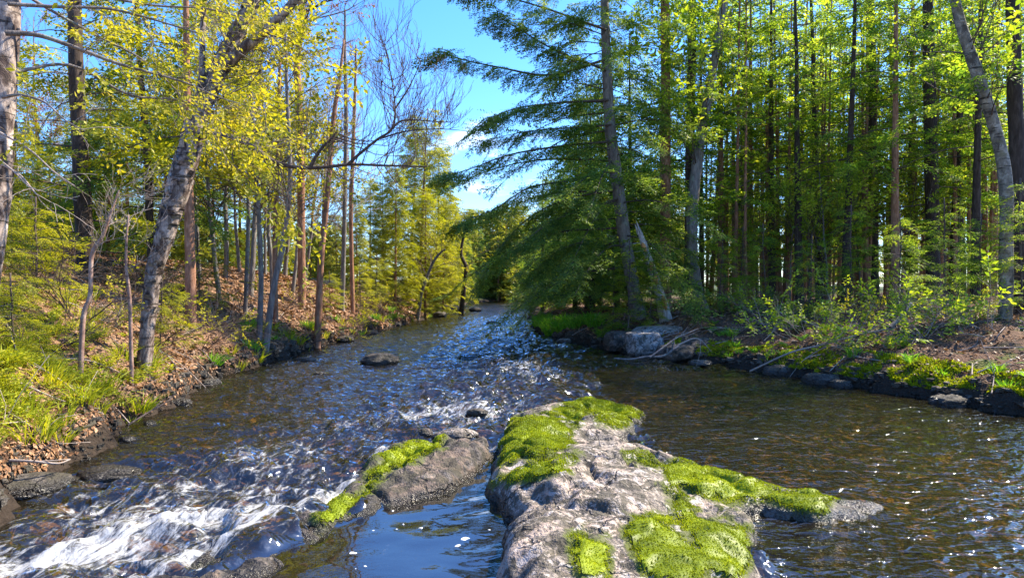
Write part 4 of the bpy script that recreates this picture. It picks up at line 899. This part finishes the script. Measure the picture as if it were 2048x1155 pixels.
ferns = [fern_proto(500 + i, 7, .42 + .06 * i) for i in range(3)]; herbs = [herb_proto(510 + i) for i in range(3)]; tufts = [tuft_proto(520 + i) for i in range(2)]
htufts = [tuft_proto(530 + i, 70, .3, 'fern', 'tall_herb', .12, .005) for i in range(2)]
scatter(ferns, bank_spots(64, -9, 0, 4.6, 10, .15, 3.2), 'young yellow-green fern on the near slope of the leafy bank', 'ferns on the near slope of the leafy bank', (.35, .65))
scatter(herbs, bank_spots(150, -9, 0, 4.6, 9.5, .3, 4.2), 'cluster of yellow-green seedlings among dead leaves on the leafy bank', 'seedlings among the dead leaves of the leafy bank', (.35, .8))
scatter(htufts, bank_spots(60, -9, 0, 4.8, 12, .1, 2.6), 'upright tuft of young herbs at the lip of the leafy bank', 'herb tufts at the lip of the leafy bank', (.7, 1.2))
gs = [(X(u, Y), Y) for u, Y in [(1078, 27), (1085, 25), (1095, 23.6), (1105, 22.6), (1120, 22), (1140, 21.5), (1160, 21), (1180, 20.6), (1090, 29), (1110, 24.6), (1130, 23.4), (1150, 22.6), (1100, 26), (1075, 30), (1170, 22), (1190, 19.8), (1205, 18.9)]]
gs += [(x + rr.gauss(0, .25), y + rr.gauss(0, .4)) for x, y in gs]
gs = [(x, y) for x, y in gs if ground(np.array([x]), np.array([y]))[0] > .02]
scatter(tufts, gs, 'vivid green grass tuft on the low sandy point', 'grass tufts on the low point', (1.2, 2.))
g2 = [copy for copy in (tuft_proto(541, 60, .3), tuft_proto(542, 50, .34, 'fern'))]
scatter(g2, bank_spots(46, -9, 0, 12, 44, .05, .7, 0, 1.2) + [(X(u, Y), Y) for u, Y in [(500, 15.2), (520, 15.4), (490, 15), (575, 17.2), (680, 21), (700, 22), (720, 23.2), (760, 27), (790, 29), (820, 33)]], 'small grass tuft at the water edge of the leafy bank', 'grass tufts along the leafy bank', (.7, 1.4))
g3 = [tuft_proto(551, 60, .34, 'grass', 'grass_clump'), fern_proto(552, 8, .5, 'grass')]
g3[1].name = 'bright_fern'
scatter(g3, [(X(u, Y), Y) for u, Y in [(1425, 15.6), (1440, 15.2), (1455, 15), (1430, 16.2), (1465, 14.8), (1410, 16)]] + bank_spots(20, 2, 14, 8.6, 16, .1, 1.3, 1), 'bright green clump of young growth on the mossy right bank', 'bright clumps on the mossy right bank', (.45, .9))

# ================================================================ LITTER, LOGS, DRIFTWOOD
def leaf_litter(n, sampler, size, name, label, mat):
    x, y = sampler(n); z = ground(x, y); k = z > .04; x, y, z = x[k], y[k], z[k]; n = len(x)
    e = .05; nx = -(ground(x + e, y) - z) / e; ny = -(ground(x, y + e) - z) / e
    N_ = unit(np.stack([nx, ny, np.ones(n)], 1) + R.normal(size=(n, 3)) * .42); A = unit(np.cross(N_, R.normal(size=(n, 3)))); B = np.cross(N_, A)
    s = (size * (.35 + 1.1 * R.random(n) ** 2) * np.clip(y / 9, .8, 3))[:, None]; c = np.stack([x, y, z + .012 + .03 * R.random(n)], 1)
    V = np.stack([c - A * s, c + B * s * .55 + N_ * s * .3 * R.normal(size=(n, 1)), c + A * s, c - B * s * .55 + N_ * s * .3 * R.normal(size=(n, 1))], 1)
    b = MB(); b.quads(V); return tag(b.build(name, [mat], None, smooth=False), label, 'dead leaves', None, 'stuff')
def sl(n):
    y = 4.2 + 34 * R.random(n) ** 1.9; t = -.02 + 9 * R.random(n) ** 1.7; return np.interp(y, LEY, LEX) - t, y
def sr(n):
    y = 7.5 + 26 * R.random(n) ** 1.5; t = .2 + 10 * R.random(n) ** 1.3; return np.interp(y, REY, REX) + t, y
leaf_litter(85000, sl, .032, 'leaf_litter', 'brown and pinkish dead leaves covering the sunny bank', M['litter'])
leaf_litter(22000, sr, .03, 'leaf_litter', 'scattered brown leaves on the shaded forest floor', M['litter'])
def edge_moss(n):
    y = 8 + 9 * R.random(n); t = .1 + .75 * R.random(n) ** 1.4; x = np.interp(y, REY, REX) + t; z = ground(x, y)
    k = (z > .16) & (fbm(x * 2.2, y * 2.2, None, 3, 301) + .25 * R.random(n) > .06); x, y, z = x[k], y[k], z[k]; n = len(x); O = np.stack([x, y, z - .005], 1)
    D = unit(R.normal(size=(n, 3)) * .5 + np.array([-.35, -.2, .7])); S = unit(np.cross(D, R.normal(size=(n, 3)))) * .011; h = (.02 + .035 * R.random(n))[:, None]
    b = MB(); b.quads(np.stack([O - S, O + S, O + D * h + S * .4, O + D * h - S * .4], 1)); return tag(b.build('bank_moss', [M['moss']], None, smooth=False), 'dark green moss along the lip of the right bank', 'moss', None, 'stuff')
edge_moss(60000)
def gravel(n):
    b = MB(); side = R.integers(0, 2, n); y = 4.4 + 24 * R.random(n) ** 1.7; t = -.22 + .5 * R.random(n)
    x = np.where(side == 0, np.interp(y, LEY, LEX) - t, np.interp(y, REY, REX) + t); z = ground(x, y)
    r = (.012 + .05 * R.random(n) ** 3) * np.clip(y / 8, .8, 2); c = np.array([[a, b_, d] for a in (-1, 1) for b_ in (-1, 1) for d in (-1, 1)], float)
    V = c[None] * (r[:, None, None] * (np.array([.75, .6, .42]) * (.7 + .6 * R.random((n, 1, 3))))) * (1 + .3 * R.normal(size=(n, 8, 1))); a = R.random(n) * 6.28
    V = np.stack([V[..., 0] * np.cos(a)[:, None] - V[..., 1] * np.sin(a)[:, None], V[..., 0] * np.sin(a)[:, None] + V[..., 1] * np.cos(a)[:, None], V[..., 2]], -1) + np.stack([x, y, z + r * .15], 1)[:, None]
    Q = np.array([[0, 1, 3, 2], [4, 6, 7, 5], [0, 4, 5, 1], [2, 3, 7, 6], [0, 2, 6, 4], [1, 5, 7, 3]]); b.add(V.reshape(-1, 3), (np.arange(n)[:, None, None] * 8 + Q[None]).reshape(-1, 4))
    return tag(b.build('gravel', [M['rock_wet']], None, smooth=False), 'dark wet gravel and pebbles along both water edges', 'gravel', None, 'stuff')
gravel(5000)
def rod(name, pts, r0, r1, mat, label, cat, seed=0, forks=0, n=20, sides=9, group=None):
    w = crom(np.array(pts), n); b = MB(); v, q = tube(w, np.linspace(r0, r1, n), sides, .14, seed=seed); b.add(v, q); rg = np.random.default_rng(seed)
    for k in range(forks):
        i = rg.integers(5, n - 2); d = unit(unit(w[i] - w[i - 1]) + rg.normal(size=3) * .7 + np.array([0, 0, .3])); l = .2 + .4 * rg.random()
        v, q = tube(np.array([w[i], w[i] + d * l * .5, w[i] + d * l + rg.normal(size=3) * .06]), [r1 * .8, r1 * .6, .003], 5); b.add(v, q)
    return tag(b.build(name, [mat]), label, cat, group)
x0, x1 = X(555, 40), X(735, 40)
rod('fallen_log', [(x0, 40.5, gz(x0, 40.5) + .35), ((x0 + x1) / 2, 40.2, gz((x0 + x1) / 2, 40.2) + .42), (x1, 40, gz(x1, 40) + .3)], .22, .17, M['log'], 'sunbleached fallen log lying across the top of the leafy bank', 'log', 3)
rod('driftwood_branch', [P(1228, 716, 14.0), P(1262, 718, 13.9), P(1292, 713, 13.9), P(1325, 712, 13.8), P(1345, 700, 13.8), P(1358, 691, 13.9)], .018, .032, M['b_grey'], 'thick bent driftwood branch resting at the foot of the bank rocks', 'branch', 5, 4)
rod('driftwood_branch', [P(1300, 714, 13.8), P(1330, 692, 14.0), P(1352, 676, 14.3), P(1375, 666, 14.6), P(1396, 657, 14.9)], .024, .015, M['b_grey'], 'straight slanting pale branch leaning against the bank rocks', 'branch', 6, 4)
rod('driftwood_branch', [P(1356, 690, 14), P(1385, 677, 14), P(1402, 680, 13.9), P(1414, 692, 13.8)], .02, .008, M['b_pale'], 'thin curved stick at the top of the driftwood pile', 'branch', 7, 3)
rod('broken_branch', [P(1780, 655, 11.5), P(1800, 635, 11.6), P(1822, 606, 11.8)], .04, .028, M['b_grey'], 'short thick pale branch stub slanting up among the leafy shrubs', 'branch', 8, 3)
rod('fallen_branch', [P(1500, 742, 12.8), P(1580, 705, 12.2), P(1640, 690, 12), P(1720, 668, 12), P(1790, 655, 11.8)], .02, .012, M['b_pale'], 'long grey fallen bough draped along the mossy right bank', 'branch', 9, 12)
rod('fallen_branch', [P(1560, 625, 15.5), P(1640, 655, 14), P(1700, 690, 12.6)], .02, .01, M['b_pale'], 'pale fallen bough slanting down to the mossy right bank', 'branch', 10, 8)
rod('root_branch', [P(20, 920, 5.2), P(70, 922, 5.2), P(115, 926, 5.3), P(140, 918, 5.4)], .012, .006, M['b_pale'], 'bare pale root at the near foot of the leafy bank', 'root', 11, 2)
rod('fallen_branch', [P(255, 850, 7.2), P(290, 828, 7.5), P(330, 805, 7.9), P(345, 795, 8.2)], .012, .006, M['b_twig'], 'dark thin stick trailing over the water from the leafy bank', 'branch', 12, 3)
rg = np.random.default_rng(77)
for side, n in ((0, 90), (1, 60)):
    for (x, y) in bank_spots(n, -12, 14, 5 if side == 0 else 9, 20, .3, 5, side, 1.2):
        a = rg.random() * 6.28; L = .3 + .7 * rg.random(); pts = []
        for s in (-.5, 0, .5):
            xx, yy = x + math.cos(a) * L * s, y + math.sin(a) * L * s; pts.append((xx, yy, gz(xx, yy) + .03 + .05 * rg.random()))
        rod('stick', pts, .011, .005, M['b_pale'], 'thin dead stick lying on the ' + ('leaf litter of the sunny bank' if side == 0 else 'floor of the right-bank forest'), 'stick', int(x * 50) % 97, 2, 8, 5, 'sticks on the leafy bank' if side == 0 else 'sticks on the right-bank forest floor')

# ================================================================ LIGHT, SKY, CAMERA
w = bpy.data.worlds.new('World'); SC.world = w; w.use_nodes = True; nt = w.node_tree; nt.nodes.clear(); N = nt.nodes; L = nt.links
sky = N.new('ShaderNodeTexSky'); sky.sky_type = 'NISHITA'; sky.sun_disc = False; sky.sun_elevation = math.radians(SUN_EL); sky.sun_rotation = math.radians(SUN_AZ); sky.air_density = 1.2; sky.dust_density = .4; sky.ozone_density = 2.5
hs = nd(nt, 'ShaderNodeHueSaturation', Hue=.503, Saturation=1.15, Value=1.0); L.new(mixc(nt, 1.0, sky.outputs[0], (.56, .69, .92), 'MULTIPLY'), hs.inputs['Color'])
tc = N.new('ShaderNodeTexCoord'); sp = N.new('ShaderNodeSeparateXYZ'); L.new(tc.outputs['Generated'], sp.inputs[0])
cn = noise(nt, mapped(nt, tc.outputs['Generated'], (2.2, 2.2, 9)), 2.1, 6, .55, .3)
cl = mth(nt, 'MULTIPLY', mrange(nt, cn, .60, .76), mrange(nt, sp.outputs[2], .5, .2))
col = mixc(nt, mth(nt, 'MULTIPLY', cl, .42), hs.outputs[0], (7.5, 7.9, 8.6))
bg = nd(nt, 'ShaderNodeBackground', Strength=.145); L.new(col, bg.inputs[0]); wo = N.new('ShaderNodeOutputWorld'); L.new(bg.outputs[0], wo.inputs[0])
ld = bpy.data.lights.new('sun', 'SUN'); ld.energy = 4.5; ld.angle = math.radians(.55); ld.color = (1, .90, .72); lo = bpy.data.objects.new('sun', ld); COL.objects.link(lo)
a, e = math.radians(SUN_AZ), math.radians(SUN_EL)
from mathutils import Vector
sd = Vector((math.sin(a) * math.cos(e), math.cos(a) * math.cos(e), math.sin(e))); lo.rotation_euler = sd.to_track_quat('Z', 'Y').to_euler(); lo.location = sd * 50
cd = bpy.data.cameras.new('camera'); cd.sensor_width = 36; cd.lens = F / 2048 * 36; cd.clip_end = 2000; cd.clip_start = .05
co = bpy.data.objects.new('camera', cd); COL.objects.link(co); co.location = (0, 0, EYE); co.rotation_euler = (math.pi / 2, 0, 0); SC.camera = co
vs = SC.view_settings; vs.view_transform = 'Standard'; vs.look = 'None'; vs.exposure = 1.72; vs.gamma = 1; vs.use_curve_mapping = False
cy = SC.cycles; cy.max_bounces = 6; cy.diffuse_bounces = 3; cy.glossy_bounces = 3; cy.transmission_bounces = 4; cy.transparent_max_bounces = 8
cy.caustics_reflective = False; cy.caustics_refractive = False; cy.sample_clamp_indirect = 6; cy.sample_clamp_direct = 0
cy.use_denoising = True
try: cy.denoiser = 'OPENIMAGEDENOISE'
except Exception: pass
